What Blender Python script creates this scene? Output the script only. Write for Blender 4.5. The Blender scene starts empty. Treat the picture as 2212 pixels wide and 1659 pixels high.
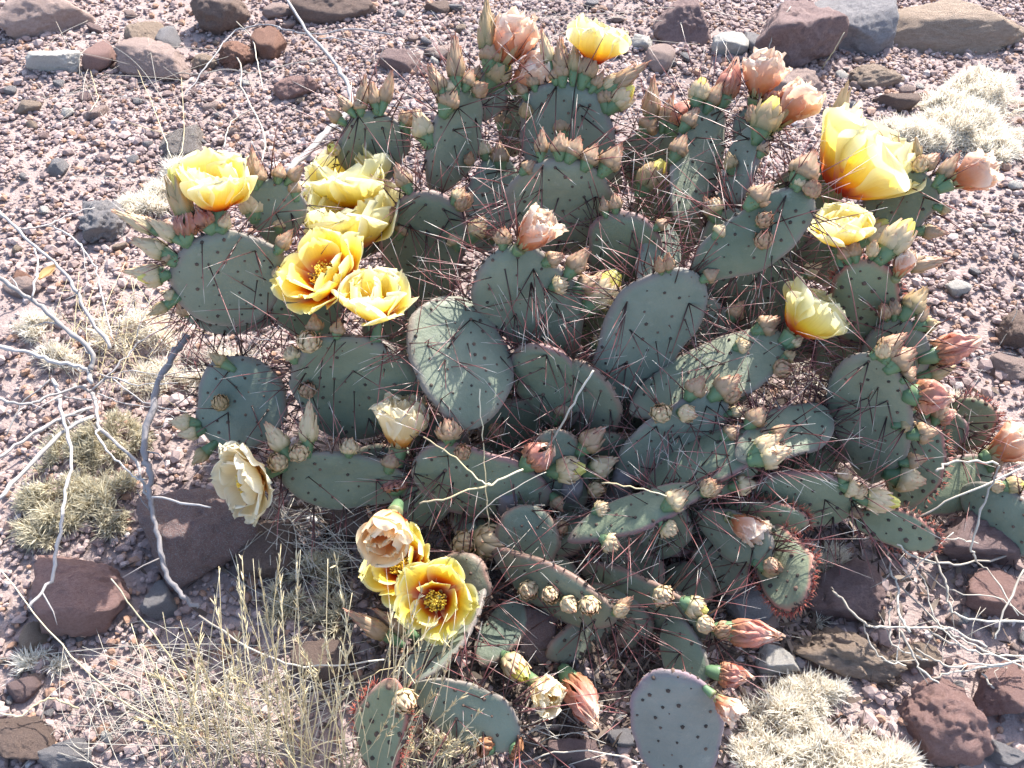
import bpy, math, random
import numpy as np
from mathutils import Vector, Matrix, noise

# ------------------------------------------------------------------ camera, sky, sun, exposure
S = 0.8                                   # metres per layout unit
PITCH = math.radians(50.0)
CAMH = 1.30                               # layout units
FPX = 1106.0 / math.tan(math.radians(30.0))
scene = bpy.context.scene
cam_d = bpy.data.cameras.new('camera')
cam_d.sensor_fit = 'HORIZONTAL'
cam_d.angle = math.radians(60.0)
cam_d.clip_start = 0.02
cam_d.clip_end = 500
cam = bpy.data.objects.new('camera', cam_d)
scene.collection.objects.link(cam)
cam.location = (0, 0, CAMH * S)
cam.rotation_euler = (math.pi / 2 - PITCH, 0, 0)
scene.camera = cam

SUN_AZ, SUN_EL = math.radians(27), math.radians(40)
world = bpy.data.worlds.new('World')
scene.world = world
world.use_nodes = True
wn = world.node_tree
sky = wn.nodes.new('ShaderNodeTexSky')
sky.sky_type = 'NISHITA'
sky.sun_disc = False
sky.sun_elevation = SUN_EL
sky.sun_rotation = SUN_AZ
sky.dust_density = 2.0
wn.links.new(sky.outputs[0], wn.nodes['Background'].inputs[0])
wn.nodes['Background'].inputs[1].default_value = 0.15
sun_d = bpy.data.lights.new('sun', 'SUN')
sun_d.energy = 4.1
sun_d.angle = math.radians(0.5)
sun_d.color = (1.0, 0.95, 0.87)
sun = bpy.data.objects.new('sun', sun_d)
scene.collection.objects.link(sun)
SUNV = Vector((math.sin(SUN_AZ) * math.cos(SUN_EL), math.cos(SUN_AZ) * math.cos(SUN_EL), math.sin(SUN_EL)))
sun.rotation_euler = SUNV.to_track_quat('Z', 'Y').to_euler()
sun.location = SUNV * 5
vs = scene.view_settings
vs.view_transform = 'Standard'
vs.look = 'None'
vs.exposure = 1.45
vs.gamma = 1.0
vs.use_curve_mapping = False
scene.cycles.max_bounces = 8
scene.cycles.transparent_max_bounces = 8

# ------------------------------------------------------------------ helpers
rng = np.random.default_rng(7)
random.seed(7)
C3 = np.array([0, 0, CAMH])
FW = np.array([0, math.cos(PITCH), -math.sin(PITCH)])
UP = np.array([0, math.sin(PITCH), math.cos(PITCH)])
RT = np.array([1.0, 0, 0])


def ray(x, y):
    return FW * FPX + RT * (x - 1106.0) - UP * (y - 829.5)


def at_h(x, y, h=0.0):                    # point seen at picture position (x, y), h above the ground
    d = ray(x, y)
    return (C3 + d * ((h - CAMH) / d[2])) * S


def at_y(x, y, Y):                        # ... or Y in front of the camera's foot
    d = ray(x, y)
    p = C3 + d * (Y / d[1])
    if p[2] < 0.025:
        p = C3 + d * ((0.025 - CAMH) / d[2])
    return p * S


def at_depth(x, y, dep):                  # ... or at a depth along the view axis (metres)
    d = ray(x, y) / FPX
    return C3 * S + d * dep


def at_depth_up(x, y, dep):               # the same, kept clear of the soil
    p = at_depth(x, y, dep)
    return p if p[2] > 0.045 * S else at_h(x, y, 0.06)


def depth(p):
    return float(np.dot(np.asarray(p) - C3 * S, FW))


def proj(P):
    q = np.asarray(P) - C3 * S
    dz = q @ FW
    return np.stack([1106 + FPX * (q @ RT) / dz, 829.5 - FPX * (q @ UP) / dz], -1), dz


def gz(x, y):                             # ground relief in metres
    x = np.asarray(x, float); y = np.asarray(y, float)
    return (0.010 * np.sin(3.1 * x + 1.3) * np.cos(2.7 * y) + 0.006 * np.sin(7.3 * x + 2.1 * y)
            + 0.004 * np.sin(13 * y - 9 * x + 0.5) + 0.003 * np.sin(23 * x + 4) * np.sin(19 * y + 1))


def unit(v):
    v = np.asarray(v, float)
    return v / (np.linalg.norm(v) + 1e-12)


COL = scene.collection


def mesh(name, V, F, uv=None, smooth=True):
    """V (n,3); F list of index arrays (m,k); uv per vertex (n,2)"""
    V = np.asarray(V, np.float32)
    if not isinstance(F, (list, tuple)):
        F = [F]
    F = [np.asarray(f, np.int32) for f in F if len(f)]
    me = bpy.data.meshes.new(name)
    nl = sum(f.size for f in F)
    nf = sum(len(f) for f in F)
    me.vertices.add(len(V)); me.loops.add(nl); me.polygons.add(nf)
    me.vertices.foreach_set('co', V.ravel())
    li = np.concatenate([f.ravel() for f in F])
    me.loops.foreach_set('vertex_index', li)
    tot = np.concatenate([np.full(len(f), f.shape[1], np.int32) for f in F])
    start = np.concatenate([[0], np.cumsum(tot)[:-1]]).astype(np.int32)
    me.polygons.foreach_set('loop_start', start)
    me.polygons.foreach_set('loop_total', tot)
    me.polygons.foreach_set('use_smooth', np.full(nf, smooth, bool))
    if uv is not None:
        l = me.uv_layers.new(name='UVMap')
        l.data.foreach_set('uv', np.asarray(uv, np.float32)[li].ravel())
    me.update(calc_edges=True)
    me.validate()
    return me


def obj(name, me, mat=None, parent=None, loc=None):
    o = bpy.data.objects.new(name, me)
    COL.objects.link(o)
    if mat is not None and me is not None and not me.materials:
        me.materials.append(mat)
    if parent is not None:
        o.parent = parent
    if loc is not None:
        o.location = [float(c) for c in loc]
    return o


def tag(o, label=None, cat=None, group=None, kind=None):
    if label: o['label'] = label
    if cat: o['category'] = cat
    if group: o['group'] = group
    if kind: o['kind'] = kind
    return o


class MB:                                 # gathers pieces into one mesh
    def __init__(s): s.V = []; s.F = {}; s.U = []; s.n = 0
    def add(s, V, F, U):
        V = np.asarray(V, float)
        s.V.append(V); s.U.append(np.asarray(U, float))
        for f in (F if isinstance(F, (list, tuple)) else [F]):
            f = np.asarray(f, np.int64)
            if len(f): s.F.setdefault(f.shape[1], []).append(f + s.n)
        s.n += len(V)
    def mesh(s, name, smooth=True):
        return mesh(name, np.concatenate(s.V), [np.concatenate(f) for f in s.F.values()], np.concatenate(s.U), smooth)


def grid_faces(nr, nc, wrap=False):
    i = np.arange(nr - 1)[:, None]; j = np.arange(nc if wrap else nc - 1)[None, :]
    a = i * nc + j; b = i * nc + (j + 1) % nc
    return np.stack([a, b, b + nc, a + nc], -1).reshape(-1, 4)


def tube(P, R, k=5, u=0.5):
    P = np.asarray(P, float); n = len(P)
    R = np.broadcast_to(np.asarray(R, float), (n,))
    T = np.gradient(P, axis=0); T /= np.linalg.norm(T, axis=1)[:, None] + 1e-12
    ref = np.array([0.3, 0.2, 1.0]); ref = ref / np.linalg.norm(ref)
    if abs(T.mean(0) @ ref) > 0.9 * np.linalg.norm(T.mean(0)): ref = np.array([1.0, 0.1, 0])
    N = np.cross(T, ref); N /= np.linalg.norm(N, axis=1)[:, None] + 1e-12
    B = np.cross(T, N)
    a = np.arange(k) * 2 * math.pi / k
    V = P[:, None] + R[:, None, None] * (np.cos(a)[None, :, None] * N[:, None] + np.sin(a)[None, :, None] * B[:, None])
    U = np.stack(np.broadcast_arrays(np.full((n, k), u), np.linspace(0, 1, n)[:, None] * np.ones(k)), -1)
    F = [grid_faces(n, k, True), np.arange(k)[::-1][None], (np.arange(k) + (n - 1) * k)[None]]
    return V.reshape(-1, 3), F, U.reshape(-1, 2)


def smooth_path(P, n=5):
    P = np.asarray(P, float)
    out = []
    Q = np.vstack([2 * P[0] - P[1], P, 2 * P[-1] - P[-2]])
    for i in range(1, len(Q) - 2):
        p0, p1, p2, p3 = Q[i - 1:i + 3]
        for t in np.linspace(0, 1, n, endpoint=False):
            out.append(0.5 * ((2 * p1) + (p2 - p0) * t + (2 * p0 - 5 * p1 + 4 * p2 - p3) * t * t + (3 * p1 - p0 - 3 * p2 + p3) * t ** 3))
    out.append(P[-1])
    return np.array(out)


# ------------------------------------------------------------------ materials
def nodes_mat(name):
    m = bpy.data.materials.new(name)
    m.use_nodes = True
    nt = m.node_tree
    b = nt.nodes['Principled BSDF']
    return m, nt, b


def ramp(nt, stops, src, interp='LINEAR'):
    r = nt.nodes.new('ShaderNodeValToRGB')
    cr = r.color_ramp; cr.interpolation = interp
    while len(cr.elements) < len(stops): cr.elements.new(0.5)
    for e, (p, c) in zip(cr.elements, stops):
        e.position = p; e.color = (*c, 1)
    nt.links.new(src, r.inputs[0])
    return r.outputs[0]


def noise_tex(nt, scale, detail=4, coord='Object', rough=0.55, vec=None):
    n = nt.nodes.new('ShaderNodeTexNoise')
    n.inputs['Scale'].default_value = scale; n.inputs['Detail'].default_value = detail
    n.inputs['Roughness'].default_value = rough
    if vec is None:
        tc = nt.nodes.new('ShaderNodeTexCoord'); vec = tc.outputs[coord]
    nt.links.new(vec, n.inputs['Vector'])
    return n.outputs['Fac']


def mix(nt, fac, a, b, mode='MIX'):
    m = nt.nodes.new('ShaderNodeMix'); m.data_type = 'RGBA'; m.blend_type = mode
    for sock, v in ((m.inputs[0], fac), (m.inputs[6], a), (m.inputs[7], b)):
        if hasattr(v, 'links'): nt.links.new(v, sock)
        elif isinstance(v, tuple): sock.default_value = (*v, 1)
        else: sock.default_value = v
    return m.outputs[2]


def math_n(nt, op, a, b=0.5):
    m = nt.nodes.new('ShaderNodeMath'); m.operation = op
    for i, v in enumerate((a, b)):
        if hasattr(v, 'links'): nt.links.new(v, m.inputs[i])
        else: m.inputs[i].default_value = v
    return m.outputs[0]


def uv_xy(nt):
    tc = nt.nodes.new('ShaderNodeTexCoord'); s = nt.nodes.new('ShaderNodeSeparateXYZ')
    nt.links.new(tc.outputs['UV'], s.inputs[0])
    return s.outputs[0], s.outputs[1]


def bump(nt, b, h, strength=0.4, dist=0.002):
    bm = nt.nodes.new('ShaderNodeBump'); bm.inputs['Strength'].default_value = strength
    bm.inputs['Distance'].default_value = dist
    nt.links.new(h, bm.inputs['Height']); nt.links.new(bm.outputs[0], b.inputs['Normal'])


def pad_mat(name, c1, c2, rim, rim_amt):
    m, nt, b = nodes_mat(name)
    u, v = uv_xy(nt)
    n1 = noise_tex(nt, 14, 5); n2 = noise_tex(nt, 90, 3)
    oi = nt.nodes.new('ShaderNodeObjectInfo')
    col = mix(nt, ramp(nt, [(0.32, (0, 0, 0)), (0.68, (1, 1, 1))], n1), c1, c2)
    tone = ramp(nt, [(0, (0.80, 0.86, 0.72)), (0.35, (0.98, 1.0, 0.92)), (0.65, (1.0, 1.02, 1.06)), (1, (1.22, 1.16, 1.0))], oi.outputs['Random'])
    col = mix(nt, 1.0, col, tone, 'MULTIPLY')
    e = math_n(nt, 'ADD', u, math_n(nt, 'MULTIPLY', math_n(nt, 'SUBTRACT', n1, 0.5), 0.35))
    col = mix(nt, math_n(nt, 'MULTIPLY', ramp(nt, [(0.80, (0, 0, 0)), (0.99, (1, 1, 1))], e), rim_amt), col, rim)
    sp = ramp(nt, [(0.60, (0, 0, 0)), (0.70, (1, 1, 1))], noise_tex(nt, 38, 7, rough=0.75))
    col = mix(nt, math_n(nt, 'MULTIPLY', sp, 0.42), col, (0.34, 0.34, 0.28))             # dusty scuffs
    ck = ramp(nt, [(0.69, (0, 0, 0)), (0.73, (1, 1, 1))], noise_tex(nt, 24, 8, rough=0.72))
    col = mix(nt, math_n(nt, 'MULTIPLY', ck, 0.75), col, (0.23, 0.165, 0.105))           # corky scars
    nt.links.new(col, b.inputs['Base Color'])
    nt.links.new(ramp(nt, [(0.3, (0.45,) * 3), (0.7, (0.70,) * 3)], n2), b.inputs['Roughness'])
    b.inputs['Sheen Weight'].default_value = 0.2
    b.inputs['Sheen Roughness'].default_value = 0.6
    bump(nt, b, math_n(nt, 'ADD', noise_tex(nt, 30, 6, rough=0.65), math_n(nt, 'MULTIPLY', ck, 0.4)), 0.55, 0.006)
    return m


def thin_mat(name, stops, trans=0.45, edge=None, streak=0.25, axis='v'):
    m = bpy.data.materials.new(name); m.use_nodes = True
    nt = m.node_tree; nt.nodes.remove(nt.nodes['Principled BSDF'])
    u, v = uv_xy(nt)
    n = noise_tex(nt, 60, 4)
    t = math_n(nt, 'ADD', v if axis == 'v' else u, math_n(nt, 'MULTIPLY', math_n(nt, 'SUBTRACT', n, 0.5), streak))
    col = ramp(nt, stops, t)
    tcv = nt.nodes.new('ShaderNodeTexCoord'); mp = nt.nodes.new('ShaderNodeMapping'); mp.inputs['Scale'].default_value = (26, 2.2, 1)
    nt.links.new(tcv.outputs['UV'], mp.inputs['Vector'])
    col = mix(nt, ramp(nt, [(0.38, (0.22,) * 3), (0.62, (0, 0, 0))], noise_tex(nt, 1.0, 3, vec=mp.outputs[0])), col, mix(nt, 1.0, col, (0.80, 0.66, 0.55), 'MULTIPLY'))
    if edge:
        col = mix(nt, math_n(nt, 'MULTIPLY', math_n(nt, 'MULTIPLY', math_n(nt, 'POWER', u, 3.0), v), 0.85), col, edge)
    d = nt.nodes.new('ShaderNodeBsdfDiffuse'); tr = nt.nodes.new('ShaderNodeBsdfTranslucent')
    gl = nt.nodes.new('ShaderNodeBsdfGlossy'); gl.inputs['Roughness'].default_value = 0.45
    nt.links.new(col, d.inputs[0]); nt.links.new(col, tr.inputs[0])
    m1 = nt.nodes.new('ShaderNodeMixShader'); m1.inputs[0].default_value = trans
    nt.links.new(d.outputs[0], m1.inputs[1]); nt.links.new(tr.outputs[0], m1.inputs[2])
    m2 = nt.nodes.new('ShaderNodeMixShader'); m2.inputs[0].default_value = 0.03
    nt.links.new(m1.outputs[0], m2.inputs[1]); nt.links.new(gl.outputs[0], m2.inputs[2])
    nt.links.new(m2.outputs[0], nt.nodes['Material Output'].inputs[0])
    return m


def solid_mat(name, stops, axis='v', rough=0.6, nscale=80, namp=0.2, bmp=0.0):
    m, nt, b = nodes_mat(name)
    u, v = uv_xy(nt)
    n = noise_tex(nt, nscale, 4)
    t = math_n(nt, 'ADD', v if axis == 'v' else u, math_n(nt, 'MULTIPLY', math_n(nt, 'SUBTRACT', n, 0.5), namp))
    nt.links.new(ramp(nt, stops, t), b.inputs['Base Color'])
    b.inputs['Roughness'].default_value = rough
    if bmp: bump(nt, b, n, bmp, 0.002)
    return m


def rock_mat(name, c1, c2, c3=None, patch=0.0):
    m, nt, b = nodes_mat(name)
    tc = nt.nodes.new('ShaderNodeTexCoord'); oi = nt.nodes.new('ShaderNodeObjectInfo')
    add = nt.nodes.new('ShaderNodeVectorMath'); add.operation = 'ADD'
    sc = nt.nodes.new('ShaderNodeVectorMath'); sc.operation = 'SCALE'; sc.inputs[0].default_value = (13, 7, 5)
    nt.links.new(oi.outputs['Random'], sc.inputs['Scale'])
    nt.links.new(tc.outputs['Object'], add.inputs[0]); nt.links.new(sc.outputs[0], add.inputs[1])
    vec = add.outputs[0]
    n1 = noise_tex(nt, 16, 6, vec=vec); n2 = noise_tex(nt, 120, 6, vec=vec, rough=0.7); n3 = noise_tex(nt, 45, 5, vec=vec, rough=0.65)
    col = mix(nt, ramp(nt, [(0.33, (0, 0, 0)), (0.66, (1, 1, 1))], n1), c1, c2)
    col = mix(nt, ramp(nt, [(0.35, (0, 0, 0)), (0.75, (0.75,) * 3)], n2), col, tuple(min(1, 1.45 * x + 0.02) for x in c2))
    if c3:
        col = mix(nt, ramp(nt, [(0.60 - patch, (0, 0, 0)), (0.66 - patch, (1, 1, 1))], n3), col, c3)
    nt.links.new(col, b.inputs['Base Color'])
    b.inputs['Roughness'].default_value = 0.88
    b.inputs['Specular IOR Level'].default_value = 0.25
    h = math_n(nt, 'ADD', n3, math_n(nt, 'MULTIPLY', n2, 0.5))
    bump(nt, b, h, 1.0, 0.007)
    return m


M = {}
M['pad'] = pad_mat('pad_skin', (0.117, 0.147, 0.106), (0.180, 0.208, 0.156), (0.20, 0.105, 0.115), 0.5)
M['bluish'] = pad_mat('pad_skin_bluish', (0.125, 0.142, 0.138), (0.180, 0.198, 0.195), (0.20, 0.125, 0.15), 0.9)
M['olive'] = pad_mat('pad_skin_olive', (0.110, 0.138, 0.085), (0.160, 0.192, 0.128), (0.24, 0.11, 0.11), 0.9)
M['young'] = pad_mat('pad_skin_young', (0.150, 0.175, 0.098), (0.205, 0.230, 0.142), (0.36, 0.10, 0.08), 0.9)
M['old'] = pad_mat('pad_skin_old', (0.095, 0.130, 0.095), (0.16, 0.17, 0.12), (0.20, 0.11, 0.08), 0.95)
M['areole'] = solid_mat('areole_felt', [(0, (0.045, 0.035, 0.028)), (1, (0.15, 0.095, 0.07))], rough=0.9)
M['glochid'] = solid_mat('red_glochids', [(0, (0.22, 0.035, 0.03)), (0.6, (0.42, 0.09, 0.06)), (1, (0.60, 0.30, 0.18))], rough=0.6)
M['spine'] = solid_mat('spine', [(0, (0.025, 0.016, 0.016)), (0.40, (0.11, 0.032, 0.032)), (0.66, (0.36, 0.13, 0.12)), (0.85, (0.60, 0.54, 0.47)), (1, (0.7, 0.66, 0.6))], rough=0.35, nscale=25, namp=0.7)
M['yellow'] = thin_mat('petal_yellow', [(0.0, (0.42, 0.02, 0.004)), (0.15, (0.60, 0.07, 0.006)), (0.28, (0.88, 0.40, 0.015)), (0.44, (0.94, 0.74, 0.06)), (0.72, (0.95, 0.86, 0.30)), (1, (0.96, 0.92, 0.62))], trans=0.5, edge=(0.97, 0.94, 0.70), streak=0.15)
M['flame'] = thin_mat('petal_flame', [(0.0, (0.40, 0.015, 0.003)), (0.36, (0.52, 0.035, 0.004)), (0.50, (0.80, 0.22, 0.008)), (0.62, (0.94, 0.66, 0.03)), (0.85, (0.95, 0.84, 0.18)), (1, (0.96, 0.90, 0.42))], trans=0.5, edge=(0.97, 0.92, 0.55), streak=0.12)
M['salmon'] = thin_mat('petal_salmon', [(0.0, (0.45, 0.10, 0.04)), (0.3, (0.74, 0.27, 0.11)), (0.6, (0.86, 0.47, 0.29)), (1, (0.93, 0.76, 0.60))], trans=0.45, edge=(0.96, 0.88, 0.76), streak=0.4)
M['peach'] = thin_mat('petal_peach', [(0.0, (0.45, 0.025, 0.005)), (0.26, (0.68, 0.15, 0.03)), (0.45, (0.88, 0.52, 0.22)), (0.75, (0.92, 0.68, 0.40)), (1, (0.93, 0.80, 0.58))], trans=0.5, edge=(0.95, 0.86, 0.66), streak=0.15)
M['cream'] = thin_mat('petal_cream', [(0.0, (0.48, 0.08, 0.012)), (0.22, (0.80, 0.40, 0.08)), (0.42, (0.92, 0.74, 0.38)), (1, (0.94, 0.86, 0.64))], trans=0.5, edge=(0.96, 0.91, 0.76), streak=0.15)
M['pink'] = thin_mat('petal_dried_pink', [(0, (0.40, 0.20, 0.10)), (0.35, (0.58, 0.26, 0.17)), (0.65, (0.62, 0.27, 0.22)), (1, (0.86, 0.62, 0.46))], trans=0.3, streak=0.9)
M['dead'] = thin_mat('petal_dead', [(0, (0.25, 0.10, 0.05)), (1, (0.55, 0.28, 0.14))], trans=0.2, streak=0.9)
M['stamen'] = solid_mat('stamen', [(0, (0.75, 0.35, 0.02)), (0.7, (0.85, 0.55, 0.04)), (1, (0.9, 0.66, 0.12))], rough=0.7)
M['ovary'] = solid_mat('ovary', [(0, (0.09, 0.17, 0.085)), (0.8, (0.13, 0.21, 0.10)), (1, (0.20, 0.20, 0.09))], rough=0.5, nscale=40, namp=0.3)
M['tepal'] = thin_mat('bud_tepal', [(0, (0.20, 0.15, 0.07)), (0.3, (0.41, 0.285, 0.17)), (0.8, (0.46, 0.315, 0.205)), (1, (0.48, 0.21, 0.15))], trans=0.18, streak=0.35)
M['tepal_pale'] = thin_mat('bud_tepal_pale', [(0, (0.26, 0.24, 0.10)), (0.3, (0.60, 0.49, 0.29)), (0.85, (0.68, 0.53, 0.34)), (1, (0.58, 0.30, 0.20))], trans=0.2, streak=0.35)
M['tepal_green'] = thin_mat('bud_tepal_green', [(0, (0.16, 0.17, 0.07)), (0.35, (0.42, 0.33, 0.17)), (1, (0.52, 0.36, 0.21))], trans=0.18, streak=0.3)
M['budyellow'] = thin_mat('bud_petal', [(0, (0.75, 0.55, 0.15)), (0.6, (0.86, 0.76, 0.22)), (1, (0.82, 0.80, 0.26))], trans=0.35)
M['fluff'] = thin_mat('fluff_grass_blade', [(0, (0.62, 0.54, 0.42)), (0.3, (0.80, 0.75, 0.64)), (1, (0.90, 0.88, 0.81))], trans=0.45, streak=0.3)
M['fluff_shaded'] = thin_mat('shaded_fluff_grass_blade', [(0, (0.38, 0.32, 0.21)), (0.3, (0.55, 0.50, 0.36)), (1, (0.72, 0.68, 0.54))], trans=0.4, streak=0.5)  # same fluff grass with shade put into a darker, greyer blade colour
M['wood_mid'] = solid_mat('grey_wood', [(0, (0.15, 0.14, 0.145)), (0.5, (0.27, 0.26, 0.265)), (1, (0.42, 0.40, 0.40))], axis='u', rough=0.8, nscale=40, namp=0.7, bmp=0.5)
M['straw'] = solid_mat('dry_straw', [(0, (0.34, 0.28, 0.18)), (0.5, (0.57, 0.47, 0.27)), (1, (0.70, 0.63, 0.46))], rough=0.55, namp=0.5, nscale=20)
M['straw_grey'] = solid_mat('weathered_straw', [(0, (0.30, 0.26, 0.22)), (1, (0.62, 0.57, 0.48))], rough=0.7, namp=0.6, nscale=20)
M['wood'] = solid_mat('weathered_wood', [(0, (0.15, 0.14, 0.14)), (0.5, (0.32, 0.30, 0.295)), (1, (0.48, 0.455, 0.44))], axis='u', rough=0.8, nscale=40, namp=0.7, bmp=0.5)
M['wood_dark'] = solid_mat('dark_wood', [(0, (0.08, 0.072, 0.075)), (1, (0.27, 0.25, 0.255))], axis='u', rough=0.85, nscale=50, namp=0.8, bmp=0.7)
M['leaf'] = thin_mat('dry_leaf', [(0, (0.50, 0.30, 0.12)), (1, (0.68, 0.46, 0.22))], trans=0.25)
M['shell'] = solid_mat('pale_shell', [(0, (0.5, 0.47, 0.45)), (1, (0.75, 0.72, 0.70))], rough=0.5)
ROCKC = {
    'purple': ((0.185, 0.12, 0.115), (0.30, 0.21, 0.20), (0.38, 0.30, 0.28), -0.02),
    'lichen': ((0.19, 0.115, 0.105), (0.28, 0.185, 0.17), (0.34, 0.32, 0.32), 0.06),
    'tan': ((0.27, 0.195, 0.145), (0.40, 0.305, 0.24), None, 0),
    'pink': ((0.31, 0.215, 0.185), (0.44, 0.33, 0.295), None, 0),
    'white': ((0.50, 0.46, 0.42), (0.66, 0.62, 0.57), None, 0),
    'grey': ((0.20, 0.185, 0.19), (0.32, 0.30, 0.305), None, 0),
    'rust': ((0.20, 0.10, 0.070), (0.34, 0.19, 0.14), None, 0),
    'red': ((0.25, 0.135, 0.12), (0.37, 0.235, 0.21), (0.44, 0.33, 0.30), -0.03),
    'brown': ((0.15, 0.10, 0.085), (0.25, 0.18, 0.15), (0.34, 0.26, 0.23), -0.03),
    'capped': ((0.12, 0.095, 0.085), (0.22, 0.18, 0.16), (0.62, 0.60, 0.58), 0.06),
}
for k, a in ROCKC.items(): M['rock_' + k] = rock_mat('rock_' + k, *a)

# ground: sandy soil with fine grit
m, nt, b = nodes_mat('gritty_soil')
n1 = noise_tex(nt, 2.2, 6); n2 = noise_tex(nt, 60, 6, rough=0.7); n3 = noise_tex(nt, 220, 3)
col = mix(nt, ramp(nt, [(0.35, (0, 0, 0)), (0.65, (1, 1, 1))], n1), (0.25, 0.185, 0.17), (0.35, 0.27, 0.25))
col = mix(nt, ramp(nt, [(0.35, (0, 0, 0)), (0.7, (0.8,) * 3)], n2), col, (0.37, 0.30, 0.285))
nt.links.new(col, b.inputs['Base Color']); b.inputs['Roughness'].default_value = 0.95
bump(nt, b, math_n(nt, 'ADD', n2, n3), 0.8, 0.004)
M['soil'] = m
m, nt, b = nodes_mat('gravel_stone')
u, v = uv_xy(nt)
col = ramp(nt, [(0, (0.24, 0.17, 0.158)), (0.2, (0.29, 0.21, 0.195)), (0.42, (0.34, 0.25, 0.232)), (0.62, (0.40, 0.30, 0.28)), (0.82, (0.46, 0.355, 0.33)), (0.95, (0.54, 0.46, 0.44)), (1, (0.64, 0.59, 0.56))], u)
col = mix(nt, ramp(nt, [(0.86, (0, 0, 0)), (0.90, (1, 1, 1))], v), col, (0.36, 0.215, 0.15))
col = mix(nt, ramp(nt, [(0.3, (0.72,) * 3), (0.7, (1, 1, 1))], noise_tex(nt, 150, 4)), (0, 0, 0), col)
nt.links.new(col, b.inputs['Base Color']); b.inputs['Roughness'].default_value = 0.9
bump(nt, b, noise_tex(nt, 400, 3), 0.6, 0.001)
M['gravel'] = m

# ------------------------------------------------------------------ ground sheet
gs = np.linspace(-1, 1, 221)
gx = np.sinh(gs * 4.2) / math.sinh(4.2) * 60
gy = gx + 1.0
X, Y = np.meshgrid(gx, gy)
V = np.stack([X, Y, gz(X, Y) * np.clip(1.5 - 0.2 * np.hypot(X, Y - 1), 0, 1)], -1).reshape(-1, 3)
V[:, 2] -= 0.004
ground = obj('ground', mesh('ground', V, grid_faces(221, 221), np.zeros((len(V), 2))), M['soil'])
tag(ground, kind='structure')

# ------------------------------------------------------------------ gravel (uncountable)
ico_v = []
ph = (1 + 5 ** 0.5) / 2
for a, b_ in ((1, ph), (-1, ph), (1, -ph), (-1, -ph)):
    ico_v += [(0, a, b_), (a, b_, 0), (b_, 0, a)]
ico_v = np.array(ico_v); ico_v /= np.linalg.norm(ico_v, axis=1)[:, None]
ico_f = []
for i in range(12):
    for j in range(i + 1, 12):
        for k in range(j + 1, 12):
            d = [np.linalg.norm(ico_v[p] - ico_v[q]) for p, q in ((i, j), (j, k), (i, k))]
            if max(d) < 1.1:
                n = np.cross(ico_v[j] - ico_v[i], ico_v[k] - ico_v[i])
                ico_f.append((i, j, k) if n @ ico_v[i] > 0 else (i, k, j))
ico_f = np.array(ico_f)


def rot_mats(n):
    q = rng.normal(size=(n, 4)); q /= np.linalg.norm(q, axis=1)[:, None]
    w, x, y, z = q.T
    return np.stack([1 - 2 * (y * y + z * z), 2 * (x * y - z * w), 2 * (x * z + y * w), 2 * (x * y + z * w), 1 - 2 * (x * x + z * z), 2 * (y * z - x * w),
                     2 * (x * z - y * w), 2 * (y * z + x * w), 1 - 2 * (x * x + y * y)], -1).reshape(n, 3, 3)


def gravel(n, r_lo, r_hi, pw, ylo=0.24, yhi=2.75):
    yy = np.sqrt(rng.uniform((ylo + 0.7) ** 2, (yhi + 0.7) ** 2, n)) - 0.7
    xx = rng.uniform(-1, 1, n) * (0.75 + 0.62 * yy)
    # bare sandy patches
    bare = ((xx + 1.22) / 0.28) ** 2 + ((yy - 1.28) / 0.13) ** 2 < 1
    drift = 0.5 + 0.5 * np.sin(3.3 * xx + 1.7 * yy + 0.6) * np.sin(2.9 * yy - 2.1 * xx + 1.9) + 0.25 * np.sin(9 * xx + 2) * np.sin(8 * yy)
    keep = (~bare | (rng.random(n) < 0.25)) & (rng.random(n) < 0.34 + 0.75 * drift)
    xx, yy = xx[keep] * S, yy[keep] * S
    n = len(xx)
    r = (r_lo + (r_hi - r_lo) * rng.random(n) ** pw) * S
    sc = rng.uniform(0.6, 1.15, (n, 1, 3)) * r[:, None, None]
    P = ico_v[None] * rng.uniform(0.75, 1.2, (n, 12, 1)) * sc
    P = np.einsum('nij,nkj->nki', rot_mats(n), P)
    P[:, :, 2] *= 0.7
    P += np.stack([xx, yy, gz(xx, yy) + r * 0.10], -1)[:, None]
    F = (ico_f[None] + (np.arange(n) * 12)[:, None, None]).reshape(-1, 3)
    U = np.repeat(np.stack([np.clip(rng.beta(2.2, 2.0, n), 0, 1), rng.random(n)], -1), 12, 0)
    return P.reshape(-1, 3), F, U


mb = MB()
mb.add(*gravel(76000, 0.0038, 0.0095, 1.7))
mb.add(*gravel(9000, 0.0090, 0.0165, 1.8))
mb.add(*gravel(9000, 0.0080, 0.0150, 1.6, 2.7, 4.6))
g = obj('gravel', mb.mesh('gravel', smooth=False), M['gravel'])
tag(g, 'purple-grey and pink angular gravel covering the ground', 'gravel', kind='stuff')

# ------------------------------------------------------------------ rocks
def ico_sub(level):
    Vs = [tuple(v) for v in ico_v]; Fs = [tuple(f) for f in ico_f]
    for _ in range(level):
        cache = {}; nf = []
        def mid(a, b):
            k = (min(a, b), max(a, b))
            if k not in cache:
                p = np.array(Vs[a]) + np.array(Vs[b]); p /= np.linalg.norm(p)
                cache[k] = len(Vs); Vs.append(tuple(p))
            return cache[k]
        for a, b, c in Fs:
            ab, bc, ca = mid(a, b), mid(b, c), mid(c, a)
            nf += [(a, ab, ca), (b, bc, ab), (c, ca, bc), (ab, bc, ca)]
        Fs = nf
    return np.array(Vs), np.array(Fs)


ICO4, ICO3, ICO2 = ico_sub(4), ico_sub(3), ico_sub(2)


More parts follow.
